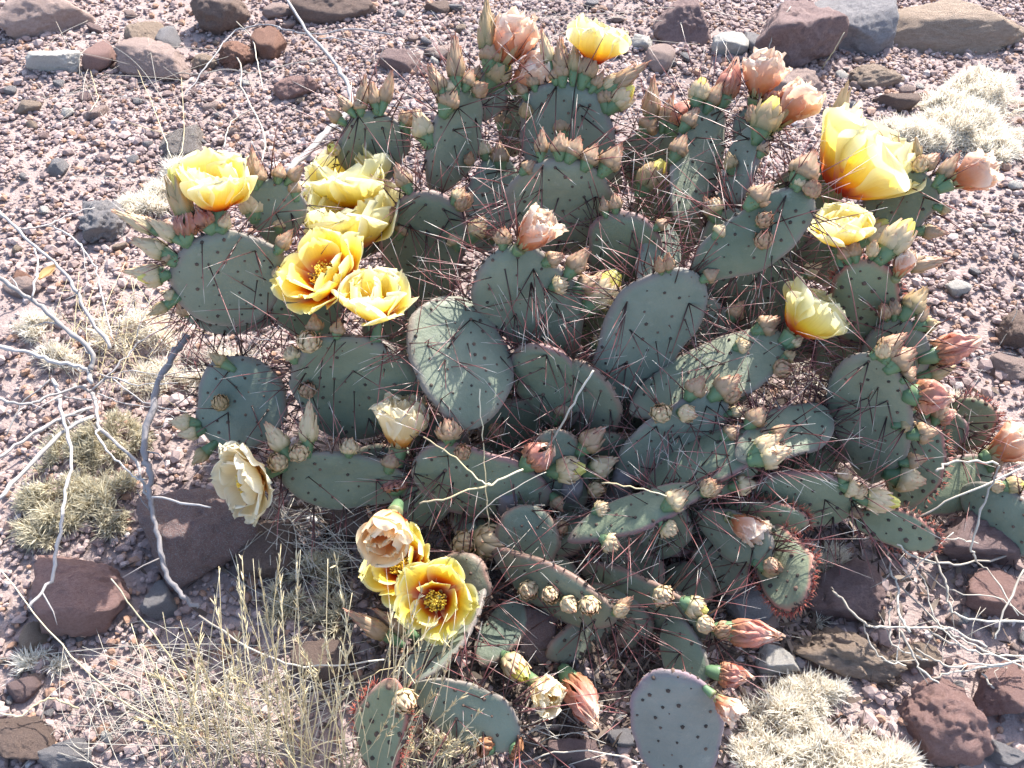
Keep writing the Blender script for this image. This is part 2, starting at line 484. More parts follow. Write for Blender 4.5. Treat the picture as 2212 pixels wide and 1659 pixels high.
def rock_mesh(name, seed, ang=0.6, rough=0.07, ico=ICO4, planes=9):
    r = np.random.default_rng(seed)
    D, F = ico
    n = r.normal(size=(planes, 3)); n /= np.linalg.norm(n, axis=1)[:, None]
    d = r.uniform(0.55, 0.95, planes)
    n = np.vstack([n, [[0, 0.15, 1]]]); d = np.append(d, 0.72)
    dn = D @ n.T
    rad = np.where(dn > 0.05, d[None] / np.maximum(dn, 0.05), 9).min(1)
    rad = np.minimum(rad, 1.32)
    ang = 0.5 + 0.5 * ang
    rad = ang * rad + (1 - ang) * 0.92
    off = Vector(r.uniform(-50, 50, 3))
    out = np.empty(len(D))
    for i, p in enumerate(D):
        q = Vector(p * rad[i])
        out[i] = 0.035 * noise.fractal(q * 9.0 + off, 0.7, 2.0, 3) + rough * (noise.fractal(q * 2.2 + off, 0.9, 2.1, 5) + 0.5 * noise.ridged_multi_fractal(q * 3.5 + off, 0.9, 2.1, 3, 1, 2) - 0.6)
    return mesh(name, D * (rad + out)[:, None], F, np.zeros((len(D), 2)))


# x, y (picture), width, height (picture), colour, angular, rough, label
ROCKS = [
    (82, 26, 165, 130, 'pink', .5, .06, 'large rounded pinkish boulder in the top left corner'),
    (133, 137, 104, 64, 'white', .85, .04, 'white angular block below the pinkish corner boulder'),
    (222, 118, 60, 66, 'red', .8, .05, 'dusty red block right of the white block'),
    (300, 72, 84, 64, 'tan', .8, .06, 'square brown block behind the long tan rock'),
    (330, 128, 140, 88, 'pink', .45, .05, 'long rounded pinkish tan rock at upper left'),
    (362, 72, 42, 54, 'grey', .7, .06, 'small grey stone beside the square brown block'),
    (437, 122, 56, 44, 'tan', .5, .08, 'small tan lump at the end of the long tan rock'),
    (490, 18, 112, 92, 'brown', .8, .08, 'dark fronted block at the top edge under dead twigs'),
    (508, 112, 92, 70, 'rust', .5, .15, 'rusty pitted rock under the dead branch'),
    (586, 96, 68, 80, 'rust', .85, .07, 'pointed rusty rock right of the pitted one'),
    (705, 5, 175, 84, 'brown', .6, .06, 'wide dark brown boulder cut by the top edge'),
    (645, 190, 80, 56, 'red', .6, .08, 'red-brown lump left of the leaning grey branch'),
    (395, 302, 92, 64, 'capped', .9, .05, 'dark block with a white top behind the left flower'),
    (225, 482, 96, 98, 'grey', .45, .17, 'lumpy blue-grey rock beside the left buds'),
    (62, 236, 46, 32, 'tan', .85, .03, 'flat orange-tan chip on the gravel at far left'),
    (602, 20, 56, 36, 'pink', .7, .05, 'pale pink stone beside the wide dark boulder'),
    (132, 374, 42, 38, 'grey', .7, .05, 'small grey stone on open gravel left of the white-topped block'),
    (206, 246, 50, 34, 'pink', .8, .05, 'pale wedge stone on the open gravel'),
    (58, 626, 76, 44, 'pink', .6, .06, 'flat pinkish stone between the bare branches at left'),
    (52, 608, 30, 26, 'rust', .7, .06, 'small orange stone touching the flat pinkish stone'),
    (866, 142, 74, 54, 'purple', .7, .08, 'purple-brown rock left of the back buds'),
    (950, 118, 52, 38, 'pink', .8, .05, 'pink flat stone just left of the tallest back bud'),
    (945, 22, 44, 34, 'brown', .7, .06, 'dark stone at the top edge above the pink flat stone'),
    (1418, 130, 66, 52, 'pink', .45, .03, 'smooth round pink stone behind the upright buds'),
    (1392, 94, 44, 34, 'white', .7, .05, 'pale grey stone touching the smooth round pink stone'),
    (1482, 52, 118, 108, 'purple', .7, .08, 'dark purple-brown rock at the top right of centre'),
    (1568, 104, 68, 62, 'white', .75, .06, 'whitish grey stone below the dark purple-brown rock'),
    (1624, 96, 32, 64, 'grey', .8, .04, 'narrow upright grey stone beside the big purple rock'),
    (1718, 82, 160, 165, 'purple', .75, .09, 'big sloping purple-grey rock at the upper right'),
    (1852, 56, 165, 135, 'grey', .95, .04, 'big square-edged grey block beside the sloping purple rock'),
    (1826, -4, 90, 36, 'brown', .8, .05, 'dark stone wedged behind the square grey block'),
    (2078, 60, 285, 118, 'tan', .55, .05, 'long tan boulder in the top right corner'),
    (1888, 160, 122, 54, 'tan', .7, .12, 'layered tan slab below the square grey block'),
    (1722, 188, 112, 84, 'pink', .6, .09, 'rough pinkish rock below the sloping purple rock'),
    (1935, 226, 74, 46, 'brown', .8, .05, 'dark wedge stone above the big yellow flower'),
    (1962, 194, 34, 26, 'pink', .4, .03, 'small smooth pink pebble on the dark wedge stone'),
    (2192, 728, 86, 88, 'brown', .5, .09, 'brown rock at the right edge behind the seed stalk'),
    (2182, 796, 104, 46, 'pink', .8, .04, 'flat pale pink slab at the right edge'),
    (2058, 632, 50, 36, 'white', .7, .05, 'pale stone just right of the young green pad'),
    (2135, 1172, 190, 130, 'purple', .6, .10, 'large purple-brown boulder at the right edge under pale stems'),
    (2165, 1292, 160, 100, 'red', .65, .08, 'dark reddish boulder below the right edge boulder'),
    (1838, 1280, 176, 138, 'purple', .65, .09, 'big dusty purple rock below the young red-tipped pad'),
    (1598, 1300, 104, 104, 'grey', .85, .05, 'angular grey-pink stone in dappled light under the cactus'),
    (1684, 1432, 78, 76, 'white', .85, .04, 'whitish wedge stone beside the bottom right tuft'),
    (1822, 1412, 185, 110, 'tan', .4, .18, 'crumbly tan rock with a dark hollow below it'),
    (1980, 1420, 90, 62, 'tan', .5, .14, 'small crumbly stone under the crossing pale stems'),
    (2040, 1545, 165, 165, 'red', .6, .11, 'purple-red boulder near the bottom right corner'),
    (2175, 1490, 130, 110, 'red', .7, .08, 'split reddish rock at the right edge near the bottom'),
    (2172, 1622, 100, 70, 'grey', .7, .06, 'flat grey stone in the bottom right corner'),
    (1660, 1350, 56, 46, 'pink', .6, .06, 'small pinkish stone behind the whitish wedge stone'),
    (1160, 1372, 100, 130, 'lichen', .8, .06, 'shaded grey stone with pale speckles under the cactus'),
    (1242, 1632, 96, 78, 'purple', .6, .06, 'purple-grey stone at the bottom edge beside dead flowers'),
    (1338, 1600, 70, 44, 'grey', .7, .05, 'grey flat stone left of the lowest round pad'),
    (1232, 1428, 32, 26, 'grey', .8, .04, 'small blue-grey stone on the dark soil under the cactus'),
    (428, 1152, 232, 218, 'lichen', .8, .06, 'big purple-brown rock with grey lichen left of the cactus'),
    (180, 1266, 216, 168, 'red', .75, .07, 'big brick-red rock below the dead shrub'),
    (346, 1290, 72, 84, 'grey', .8, .05, 'grey stone in shade between the red and lichen rocks'),
    (66, 1374, 62, 74, 'tan', .7, .07, 'tan stone at the left edge below the red rock'),
    (42, 1482, 66, 52, 'purple', .5, .05, 'rounded purple-brown stone near the left edge'),
    (34, 1594, 124, 92, 'brown', .6, .06, 'dark brown rock in the bottom left corner'),
    (146, 1626, 118, 62, 'grey', .7, .05, 'blue-grey slab at the bottom edge on the left'),
    (772, 1108, 120, 130, 'brown', .8, .06, 'dark brown rock in shade below the lower left pad'),
    (592, 1196, 120, 130, 'brown', .7, .07, 'dark rock wedged right of the lichen covered rock'),
    (700, 1420, 150, 90, 'brown', .6, .08, 'dark stone hidden behind the dry grass stems'),
    (930, 1290, 120, 120, 'brown', .7, .06, 'shadowed brown stone behind the lowest open flower'),
    (435, 768, 90, 40, 'pink', .6, .05, 'pink flat stone under the left pad in the straw'),
]
for i, (x, y, w, h, c, ang, rg, lab) in enumerate(ROCKS):
    p0 = at_h(x, y, 0.02)
    mpp = depth(p0) / FPX
    W, H = w * mpp, h * mpp
    rz = 0.52 * min(H * 0.8, W * 0.8)
    el = math.atan2(CAMH * S, math.hypot(*p0[:2]))
    ry = max(0.25 * W, 0.5 * (H - rz * math.cos(el)) / max(0.5, math.sin(el)))
    p = at_h(x, y, rz * 0.35 / S)
    o = obj('rock', rock_mesh('rock', 100 + i * 7, ang, rg, ICO4 if w > 75 else ICO3), M['rock_' + c])
    o.location = (p[0], p[1], rz * 0.24 + gz(p[0], p[1]))
    o.scale = (W * 0.55, ry * 1.08, rz * 1.3)
    o.rotation_euler = (random.uniform(-.15, .15), random.uniform(-.15, .15), random.uniform(-.35, .35))
    tag(o, lab, 'rock', 'rocks lying around the cactus')

# small loose stones one can tell apart
SM = [rock_mesh('small_stone', 900 + i, 0.8, 0.05, ICO2, 8) for i in range(6)]
ZONES = [((0, 20, 700, 560), 70, 'scattered on the open gravel at upper left'), ((850, 10, 1500, 160), 26, 'on the gravel behind the cactus'),
         ((1700, 120, 2212, 420), 26, 'on the gravel around the upper right tuft'), ((1990, 420, 2212, 860), 34, 'on the gravel along the right side'),
         ((0, 1330, 330, 1650), 40, 'in the shaded gravel at the lower left'), ((1150, 1380, 1420, 1650), 22, 'on the dark soil under the cactus front'),
         ((1980, 1330, 2212, 1655), 26, 'among the rocks at the lower right')]
SHADE = {'grey': 'grey', 'pink': 'pinkish', 'purple': 'purple-brown', 'tan': 'tan', 'white': 'whitish'}
CUT = {'at', 'in', 'below', 'behind', 'right', 'left', 'beside', 'under', 'on', 'near', 'between', 'touching', 'just', 'above', 'cut', 'wedged', 'hidden'}


def short(lab):
    out = []
    for w in lab.split():
        if w in CUT and out: break
        out.append(w)
    return ' '.join(out[:6])


STONES = []
for (x0, y0, x1, y1), n, where in ZONES:
    for _ in range(n):
        x, y = random.uniform(x0, x1), random.uniform(y0, y1)
        c = random.choices(list(SHADE), [3, 4, 4, 2, 1])[0]
        p = at_h(x, y, 0)
        r = random.uniform(9, 22) * depth(p) / FPX * 0.62
        me = random.choice(SM)
        o = obj('small_stone', me, M['rock_' + c])
        o.material_slots[0].link = 'OBJECT'; o.material_slots[0].material = M['rock_' + c]
        o.location = (p[0], p[1], gz(p[0], p[1]) + r * 0.25)
        o.scale = (r * random.uniform(.8, 1.3), r * random.uniform(.8, 1.2), r * random.uniform(.6, .9))
        o.rotation_euler = (random.uniform(-.4, .4), random.uniform(-.4, .4), random.uniform(0, 6.28))
        k = min(range(len(ROCKS)), key=lambda q: math.hypot(ROCKS[q][0] - x, ROCKS[q][1] - y))
        dx, dy = x - ROCKS[k][0], y - ROCKS[k][1]
        side = ('right of' if dx > 0 else 'left of') if abs(dx) > abs(dy) else ('in front of' if dy > 0 else 'behind')
        STONES.append((o, c, side, k, math.hypot(dx, dy), where))
ORD = ['closest', 'second closest', 'third closest', 'fourth closest', 'fifth closest', 'sixth closest', 'seventh closest', 'farthest']
seen = {}
for o, c, side, k, d, where in sorted(STONES, key=lambda q: q[4]):   # named from the rock each lies nearest to
    key = (c, side, short(ROCKS[k][7])); seen[key] = seen.get(key, -1) + 1
    lab = 'small %s stone %s the %s' % (SHADE[c], side, key[2])
    if sum(1 for q in STONES if (q[1], q[2], short(ROCKS[q[3]][7])) == key) > 1:
        lab += ', ' + ORD[min(seen[key], 7)]
    tag(o, lab, 'stone', '%s stones %s' % (SHADE[c], where))

# ------------------------------------------------------------------ the prickly pear
cactus_base = at_h(1180, 1120, 0.0)
cactus = obj('prickly_pear_cactus', None, loc=(0, 0, 0))
cactus.empty_display_size = 0.1
cactus.location = cactus_base.tolist()
CB = cactus_base
tag(cactus, 'large spiny prickly pear cactus with grey-green pads, yellow flowers and brown buds', 'cactus')

# base x,y,distance, tip x,y,distance, width in the picture, turn in degrees, kind
PADS = [
    (800, 405, 1.30, 810, 240, 1.33, 155, 0, 'n'), (940, 420, 1.27, 1018, 195, 1.36, 112, 35, 'n'), (1110, 340, 1.40, 1125, 205, 1.42, 75, 20, 'n'),
    (1195, 400, 1.33, 1245, 180, 1.38, 216, 0, 'n'), (1465, 485, 1.18, 1545, 212, 1.38, 108, 25, 'n'), (1560, 480, 1.20, 1645, 265, 1.28, 70, -50, 'n'),
    (1040, 545, 1.20, 1085, 330, 1.36, 112, 25, 'n'), (1225, 548, 1.17, 1205, 343, 1.20, 236, 0, 'n'), (905, 670, 1.15, 925, 412, 1.20, 192, -10, 'o'),
    (1228, 786, 1.00, 1072, 542, 1.05, 206, -8, 'n'), (1020, 928, .84, 972, 640, 1.03, 222, 24, 'n'), (500, 705, 1.02, 485, 498, 1.06, 244, 0, 'n'),
    (600, 690, 1.06, 395, 672, 1.06, 72, -30, 'n'), (680, 740, 1.03, 655, 588, 1.07, 160, 0, 'o'), (605, 530, 1.12, 590, 385, 1.16, 122, 0, 'n'),
    (745, 945, .88, 790, 728, .93, 298, 0, 'n'), (490, 985, .86, 545, 772, .97, 190, -15, 'n'), (905, 1055, .80, 600, 1012, .80, 118, -34, 'n'),
    (1195, 1082, .78, 890, 1005, .80, 150, -34, 'o'), (940, 1110, .80, 882, 952, .92, 85, 20, 'n'), (1492, 598, 1.02, 1757, 425, 1.06, 134, 16, 'n'),
    (1392, 655, 1.04, 1447, 487, 1.17, 92, 30, 'n'), (1290, 872, .92, 1502, 588, 1.01, 176, 26, 'n'), (1600, 730, 1.08, 1645, 530, 1.12, 218, 0, 'n'),
    (1360, 892, .89, 1698, 732, .97, 142, 24, 'n'), (1335, 1038, .82, 1565, 858, .88, 138, 22, 'n'), (1385, 1075, .77, 1658, 930, .82, 108, 34, 'o'),
    (1590, 990, .775, 1792, 893, .87, 118, 14, 'n'), (1850, 758, 1.0, 1880, 556, 1.03, 144, 0, 'y'), (1880, 1045, .82, 1875, 763, .89, 172, -10, 'n'),
    (1900, 900, .92, 1950, 688, .98, 144, 0, 'n'), (1890, 520, 1.17, 1988, 368, 1.20, 144, 0, 'n'), (1955, 1098, .84, 1992, 893, .89, 120, 0, 'y'),
    (2060, 972, .94, 2120, 862, .97, 112, 0, 'y'), (1950, 1098, .80, 2142, 1008, .86, 114, -20, 'o'), (2080, 1050, .82, 2255, 1185, .70, 114, -20, 'n'),
    (1610, 1062, .77, 1852, 1088, .74, 120, -36, 'o'), (1545, 1090, .75, 1748, 1130, .71, 66, -25, 'y'), (1830, 1110, .74, 2028, 1174, .68, 80, -28, 'y'),
    (1655, 1135, .72, 1725, 1312, .57, 120, -28, 'y'), (1225, 1168, .70, 1522, 1060, .74, 76, 36, 'o'), (1510, 1068, .74, 1642, 988, .80, 62, 30, 'o'),
    (1060, 1190, .70, 1335, 1335, .57, 92, -42, 'r'), (1255, 1225, .68, 1548, 1372, .54, 88, -42, 'r'), (1260, 1268, .66, 1412, 1362, .57, 84, -30, 'r'),
    (1045, 1250, .65, 883, 1478, .49, 100, -62, 'n'), (850, 1465, .45, 808, 1662, .37, 118, -28, 'y'), (890, 1480, .46, 1118, 1605, .40, 120, -32, 'n'),
    (1490, 1712, .35, 1435, 1446, .45, 198, -10, 'q'), (1440, 1335, .58, 1515, 1492, .47, 98, -32, 'n'), (1500, 1110, .74, 1668, 1205, .65, 102, -25, 'n'),
    (1225, 925, .90, 1140, 742, .96, 140, -28, 'o'), (1300, 960, .88, 1236, 775, .94, 122, -40, 'r'), (1330, 932, .93, 1402, 818, .97, 142, 20, 'r'),
    (1340, 622, 1.12, 1350, 455, 1.15, 162, 0, 'o'), (1560, 622, 1.13, 1590, 450, 1.16, 124, 0, 'n'), (1120, 1242, .72, 1155, 1092, .75, 142, 0, 'r'),
    (900, 1132, .78, 942, 1038, .80, 112, 0, 'n'), (1240, 1110, .80, 1180, 930, .84, 130, 0, 'r'), (1420, 1210, .72, 1440, 1080, .75, 130, 0, 'n'),
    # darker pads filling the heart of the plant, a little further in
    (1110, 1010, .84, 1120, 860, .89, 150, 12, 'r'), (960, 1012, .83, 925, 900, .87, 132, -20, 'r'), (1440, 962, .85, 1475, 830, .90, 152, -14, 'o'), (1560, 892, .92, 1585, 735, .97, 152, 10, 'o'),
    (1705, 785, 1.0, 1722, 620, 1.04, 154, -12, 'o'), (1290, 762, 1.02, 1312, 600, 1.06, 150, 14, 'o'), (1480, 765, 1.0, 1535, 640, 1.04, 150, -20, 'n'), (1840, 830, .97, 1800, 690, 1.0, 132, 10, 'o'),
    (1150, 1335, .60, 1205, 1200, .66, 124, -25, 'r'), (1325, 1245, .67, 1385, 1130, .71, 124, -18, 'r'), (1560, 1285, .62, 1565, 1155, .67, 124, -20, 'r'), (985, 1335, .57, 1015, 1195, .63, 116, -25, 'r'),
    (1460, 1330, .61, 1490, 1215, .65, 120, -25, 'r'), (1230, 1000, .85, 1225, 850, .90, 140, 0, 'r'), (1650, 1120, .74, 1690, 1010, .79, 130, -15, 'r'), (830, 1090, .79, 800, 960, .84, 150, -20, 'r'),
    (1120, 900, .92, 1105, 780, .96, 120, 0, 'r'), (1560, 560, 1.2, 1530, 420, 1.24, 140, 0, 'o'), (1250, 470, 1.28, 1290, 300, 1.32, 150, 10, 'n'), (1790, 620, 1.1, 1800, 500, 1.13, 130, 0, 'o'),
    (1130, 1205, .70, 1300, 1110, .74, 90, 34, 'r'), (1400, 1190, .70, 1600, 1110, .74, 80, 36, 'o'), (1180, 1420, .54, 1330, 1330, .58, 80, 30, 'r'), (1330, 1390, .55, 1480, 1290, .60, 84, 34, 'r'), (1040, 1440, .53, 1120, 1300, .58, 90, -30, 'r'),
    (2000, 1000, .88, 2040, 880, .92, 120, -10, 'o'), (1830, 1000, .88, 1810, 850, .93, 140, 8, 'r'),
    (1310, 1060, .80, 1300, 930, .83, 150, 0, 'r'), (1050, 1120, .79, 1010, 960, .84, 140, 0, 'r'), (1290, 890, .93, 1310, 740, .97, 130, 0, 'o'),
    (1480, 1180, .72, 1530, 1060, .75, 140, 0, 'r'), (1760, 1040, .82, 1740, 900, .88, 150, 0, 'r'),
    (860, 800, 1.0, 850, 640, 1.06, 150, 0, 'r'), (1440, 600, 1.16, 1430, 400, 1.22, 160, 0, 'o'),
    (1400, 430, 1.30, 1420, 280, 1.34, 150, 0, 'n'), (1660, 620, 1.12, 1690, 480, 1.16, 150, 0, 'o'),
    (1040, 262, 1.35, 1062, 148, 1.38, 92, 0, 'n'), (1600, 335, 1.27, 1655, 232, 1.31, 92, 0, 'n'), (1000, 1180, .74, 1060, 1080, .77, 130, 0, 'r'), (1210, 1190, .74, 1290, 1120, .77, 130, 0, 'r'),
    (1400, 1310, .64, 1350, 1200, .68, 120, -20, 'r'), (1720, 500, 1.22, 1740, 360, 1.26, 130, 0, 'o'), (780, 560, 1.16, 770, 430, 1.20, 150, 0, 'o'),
]

NVIS = next(i for i, q in enumerate(PADS) if q[:2] == (1110, 1010))


def rodrigues(v, k, a):
    return v * math.cos(a) + np.cross(k, v) * math.sin(a) + k * (k @ v) * (1 - math.cos(a))


def pad_profile(t, p):
    tt = np.clip(t, 0, 1) ** p
    return np.sqrt(np.clip(1 - (2 * tt - 1) ** 2, 0, 1))


PADV, PADD, PADINFO = [], [], []
def build_pad(i, spec):
    bx, by, bY, tx, ty, tY, wpx, turn, kind = spec
    if i >= NVIS: bY, tY = bY + 0.045, tY + 0.045
    r = np.random.default_rng(500 + i)
    b0, t0 = at_y(bx, by, bY), at_y(tx, ty, tY)
    c = 0.5 * (b0 + t0)
    L = np.linalg.norm(t0 - b0); A = (t0 - b0) / L
    vw = unit(C3 * S - c)
    N = unit(vw - (vw @ A) * A)
    if turn:
        ref = RT + 0.6 * UP
        c1, c2 = rodrigues(N, A, math.radians(abs(turn))), rodrigues(N, A, -math.radians(abs(turn)))
        N = c1 if ((c1 @ ref) > (c2 @ ref)) == (turn > 0) else c2
    B = np.cross(A, N)
    Wh = 0.5 * wpx * depth(c) / FPX / max(0.55, math.cos(math.radians(turn)))
    Th = min(0.0085, max(0.006, Wh * 0.14)) * r.uniform(0.9, 1.15)
    p = r.uniform(1.12, 1.3)
    bend = r.uniform(-0.05, 0.05) * L; twist = r.uniform(-0.12, 0.12); wav = r.uniform(0, 6.28, 4)

    def surf(t, s, n):                    # t along, s across -1..1, n -1..1 through the pad
        t = np.asarray(t, float); s = np.asarray(s, float); n = np.asarray(n, float)
        pr = pad_profile(t, p)
        asym = 1 + 0.07 * np.sin(3.1 * t * 2 + wav[0]) * np.tanh(6 * s) + 0.035 * np.sin(11 * t + wav[1] + 2 * np.sign(s)) + 0.02 * np.sin(23 * t + wav[2])
        off = bend * (4 * (t - 0.5) ** 2 - 1) + 0.04 * Wh * np.sin(4 * s + wav[1]) * pr + 0.05 * Wh * np.sin(5 * t + wav[2]) * s + 0.05 * Wh * np.sin(9 * t + wav[3]) * np.abs(s) ** 3
        tw = twist * (t - 0.5)
        Bx = B[None] * np.cos(tw)[..., None] + N[None] * np.sin(tw)[..., None]
        return (b0[None] + A[None] * (L * t)[..., None] + Bx * (Wh * pr * s * asym)[..., None]
                + N[None] * (off + Th * np.minimum(1, pr * 1.6) * n)[..., None])

    nt_, nc = 26, 28
    tt = 0.5 - 0.5 * np.cos(np.linspace(0.02, 0.985, nt_) * math.pi)
    a = np.arange(nc) * 2 * math.pi / nc
    sg = np.sign(np.cos(a)) * np.abs(np.cos(a)) ** 0.72
    ng = np.sign(np.sin(a)) * np.abs(np.sin(a)) ** 0.72
    T, Sg = np.meshgrid(tt, sg, indexing='ij'); _, Ng = np.meshgrid(tt, ng, indexing='ij')
    P = surf(T.ravel(), Sg.ravel(), Ng.ravel())
    edge = np.maximum(np.abs(Sg), np.abs(2 * T - 1) ** 2).ravel()
    edge = np.clip(np.hypot(np.abs(Sg.ravel()) * 0 + (np.abs(Sg) * pad_profile(T, p)).ravel() / 1.0, (2 * T ** p - 1).ravel()), 0, 1)
    edge = np.where(np.abs(Ng.ravel()) > 0.55, edge * 0.93, edge)
    F = [grid_faces(nt_, nc, True), np.arange(nc)[::-1][None], (np.arange(nc) + (nt_ - 1) * nc)[None]]
    me = mesh('pad', P - CB, F, np.stack([edge, T.ravel()], -1))
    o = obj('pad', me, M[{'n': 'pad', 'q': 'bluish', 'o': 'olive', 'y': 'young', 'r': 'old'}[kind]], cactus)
    PADV.append(P); PADD.append(np.full(len(P), i))
    if kind == 'y': o['label'] = 'young bright green pad with red glochids'

    # areoles: diagonal lattice on both faces, close set along the rim
    step = 0.0165 if kind != 'y' else 0.0135
    ar = []
    rows = max(4, int(L / step * 1.05))
    for ri in range(rows):
        t = (ri + 0.6) / rows
        hw = Wh * pad_profile(np.array(t), p)
        k = int(2 * hw / (step * 1.25))
        for ci in range(-k, k + 1):
            s = (ci + (0.5 if ri % 2 else 0)) * step * 1.25 / max(hw, 1e-4)
            if abs(s) < 0.86 and r.random() > 0.10:
                for sd in (1, -1):
                    ar.append((t + r.normal(0, 0.014), s + r.normal(0, 0.05), sd, False))
    per = int(math.pi * (L + 2 * Wh) / 2 / (0.014 if kind != 'y' else 0.008))
    for q in range(per):
        a_ = -2.5 + 5.0 * (q + r.uniform(0.3, 0.7)) / per       # around the rim from one side of the base over the tip
        ca, sa = math.cos(a_), math.sin(a_)
        t = min(0.985, max(0.02, (0.5 + 0.5 * ca) ** (1 / p)))
        s = np.sign(sa) * min(1, abs(sa) / max(0.05, float(pad_profile(np.array(t), p))))
        ar.append((t, s, r.uniform(-0.3, 0.3), True))
    ar = np.array(ar, dtype=object)
    ta, sa, na = [np.array(ar[:, k], float) for k in range(3)]; rim = np.array(ar[:, 3], bool)
    nn = np.where(rim, na, na * np.clip(1 - np.abs(sa) ** 3, 0.05, 1) ** 0.4)
    PA = surf(ta, sa, nn)
    radial = A[None] * (2 * ta ** p - 1)[:, None] + B[None] * (sa * pad_profile(ta, p))[:, None]
    nrm = np.where(rim[:, None], radial, N[None] * np.sign(na)[:, None] + 0.35 * radial)
    nrm /= np.linalg.norm(nrm, axis=1)[:, None] + 1e-9
    mb = MB()
    for P0, n0, rm in zip(PA, nrm, rim):
        rr = ((0.0019 if not rm else 0.0021) if kind != 'y' else 0.0026) * r.uniform(0.55, 1.55)
        e1 = unit(np.cross(n0, [0.31, 0.5, 0.8])); e2 = np.cross(n0, e1)
        a5 = np.arange(5) * math.pi / 2.5
        ring = P0 + rr * (np.cos(a5)[:, None] * e1 + np.sin(a5)[:, None] * e2) * 1.0 - n0 * 0.0006
        top = P0 + rr * 0.55 * (np.cos(a5)[:, None] * e1 + np.sin(a5)[:, None] * e2) + n0 * rr * 0.75
        mb.add(np.vstack([ring, top]) - CB, [grid_faces(2, 5, True), (np.arange(5) + 5)[None]], np.tile([[0.5, r.random()]], (10, 1)))
    tag(obj('areoles', mb.mesh('areoles'), M['areole'], o), kind='stuff')

    # spines: long ones from the upper areoles and the rim
    mb = MB()
    if kind != 'y':
        prob = np.where(rim, 0.74, np.where(ta > 0.3, 0.62 * (ta - 0.1), 0.10)) * {'r': 0.7, 'q': 0.05}.get(kind, 1.0)
        for P0, n0, t_, s_, rm, pb in zip(PA, nrm, ta, sa, rim, prob):
            if r.random() > pb: continue
            for _ in range(r.choice([1, 1, 2, 2, 3, 4])):
                ln = r.uniform(0.032, 0.095) * (0.75 + 0.5 * t_)
                d = unit(n0 * (r.uniform(0.35, 0.8) if not rm else r.uniform(0.6, 1.0)) + r.normal(0, 0.36, 3) + A * r.uniform(-0.3, 0.35) + np.array([0, 0, -0.50 if not rm else -0.15]))
                cv = np.array([0, 0, -1]) * ln * r.uniform(0, 0.12) + r.normal(0, 0.02, 3) * ln
                q = np.array([P0 + d * ln * x + cv * x * x for x in (0, 0.35, 0.7, 1.0)])
                w0 = r.uniform(0.00065, 0.00100)
                V_, F_, U_ = tube(q, [w0, w0 * 0.85, w0 * 0.55, w0 * 0.12], 4)
                mb.add(V_ - CB, F_, U_ * [1, 1])
    if kind in 'yo' or r.random() < 0.3:
        for P0, n0, rm in zip(PA[rim], nrm[rim], rim):     # tufts of short reddish bristles on the rim
            for _ in range(7 if kind == 'y' else 2):
                ln = r.uniform(0.004, 0.011) * (1.15 if kind == 'y' else 0.8)
                d = unit(n0 + r.normal(0, 0.45, 3))
                V_, F_, U_ = tube([P0, P0 + d * ln * 0.6, P0 + d * ln], [0.0005, 0.0004, 0.0001], 3)
                mb.add(V_ - CB, F_, U_)
    if mb.n:
        so = obj('spines', mb.mesh('spines'), M['glochid' if kind == 'y' else 'spine'], o)
        tag(so, kind='stuff')
    return dict(L=L / S, W=2 * Wh / S, zb=b0[2] / S, zt=t0[2] / S)


for i, sp in enumerate(PADS):
    PADINFO.append(build_pad(i, sp))
PADV = np.concatenate(PADV); PADD = np.concatenate(PADD)
PADPX, PADZ = proj(PADV)

# old woody stem where the pads rise from the soil
st = []
mb = MB()
for k, (x, y) in enumerate([(1130, 1150), (1230, 1130), (1330, 1110), (1060, 1080), (1450, 1120)]):
    p0 = at_h(x, y, -0.02); p1 = at_h(x + random.uniform(-40, 40), y - 90, 0.10)
    P = smooth_path([p0, 0.5 * (p0 + p1) + rng.normal(0, 0.008, 3), p1], 5)
    V_, F_, U_ = tube(P, np.linspace(0.030, 0.017, len(P)) * S, 9)
    so = MB(); so.add(V_ + rng.normal(0, 0.0012, V_.shape) - CB, F_, U_)
    obj('woody_stem', so.mesh('woody_stem'), M['wood_dark'], cactus)


def anchor(x, y):
    d = np.hypot(PADPX[:, 0] - x, PADPX[:, 1] - y)
    k = np.where(d < d.min() + 9)[0]
    j = k[np.argmin(PADZ[k])]
    return PADV[j], d[j]


def frame(p, axis, roll=0.0, scale=(1, 1, 1)):
    z = unit(axis); x = unit(np.cross(z, [0.21, 0.93, 0.3])); y = np.cross(z, x)
    Mx = Matrix([[*(x[k] * scale[0], y[k] * scale[1], z[k] * scale[2]), p[k]] for k in range(3)] + [[0, 0, 0, 1]])
    return Mx @ Matrix.Rotation(roll, 4, 'Z')


def place(o, Mx):                         # parts hang under the cactus empty, which is only translated
    o.matrix_basis = Matrix.Translation(Vector((-CB).tolist())) @ Mx


# ---- bud prototypes (unit length along +z)
def lathe(prof, k=10, jit=0.0, r=None):
    a = np.arange(k) * 2 * math.pi / k
    V = np.array([[rr * math.cos(t), rr * math.sin(t), z] for rr, z in prof for t in a])
    if jit: V += r.normal(0, jit, V.shape)
    n = len(prof)
    z0, z1 = prof[0][1], prof[-1][1]
    U = np.array([[0.5, (z - z0) / (z1 - z0)] for rr, z in prof for t in a])
    return V, [grid_faces(n, k, True), np.arange(k)[::-1][None], (np.arange(k) + (n - 1) * k)[None]], U


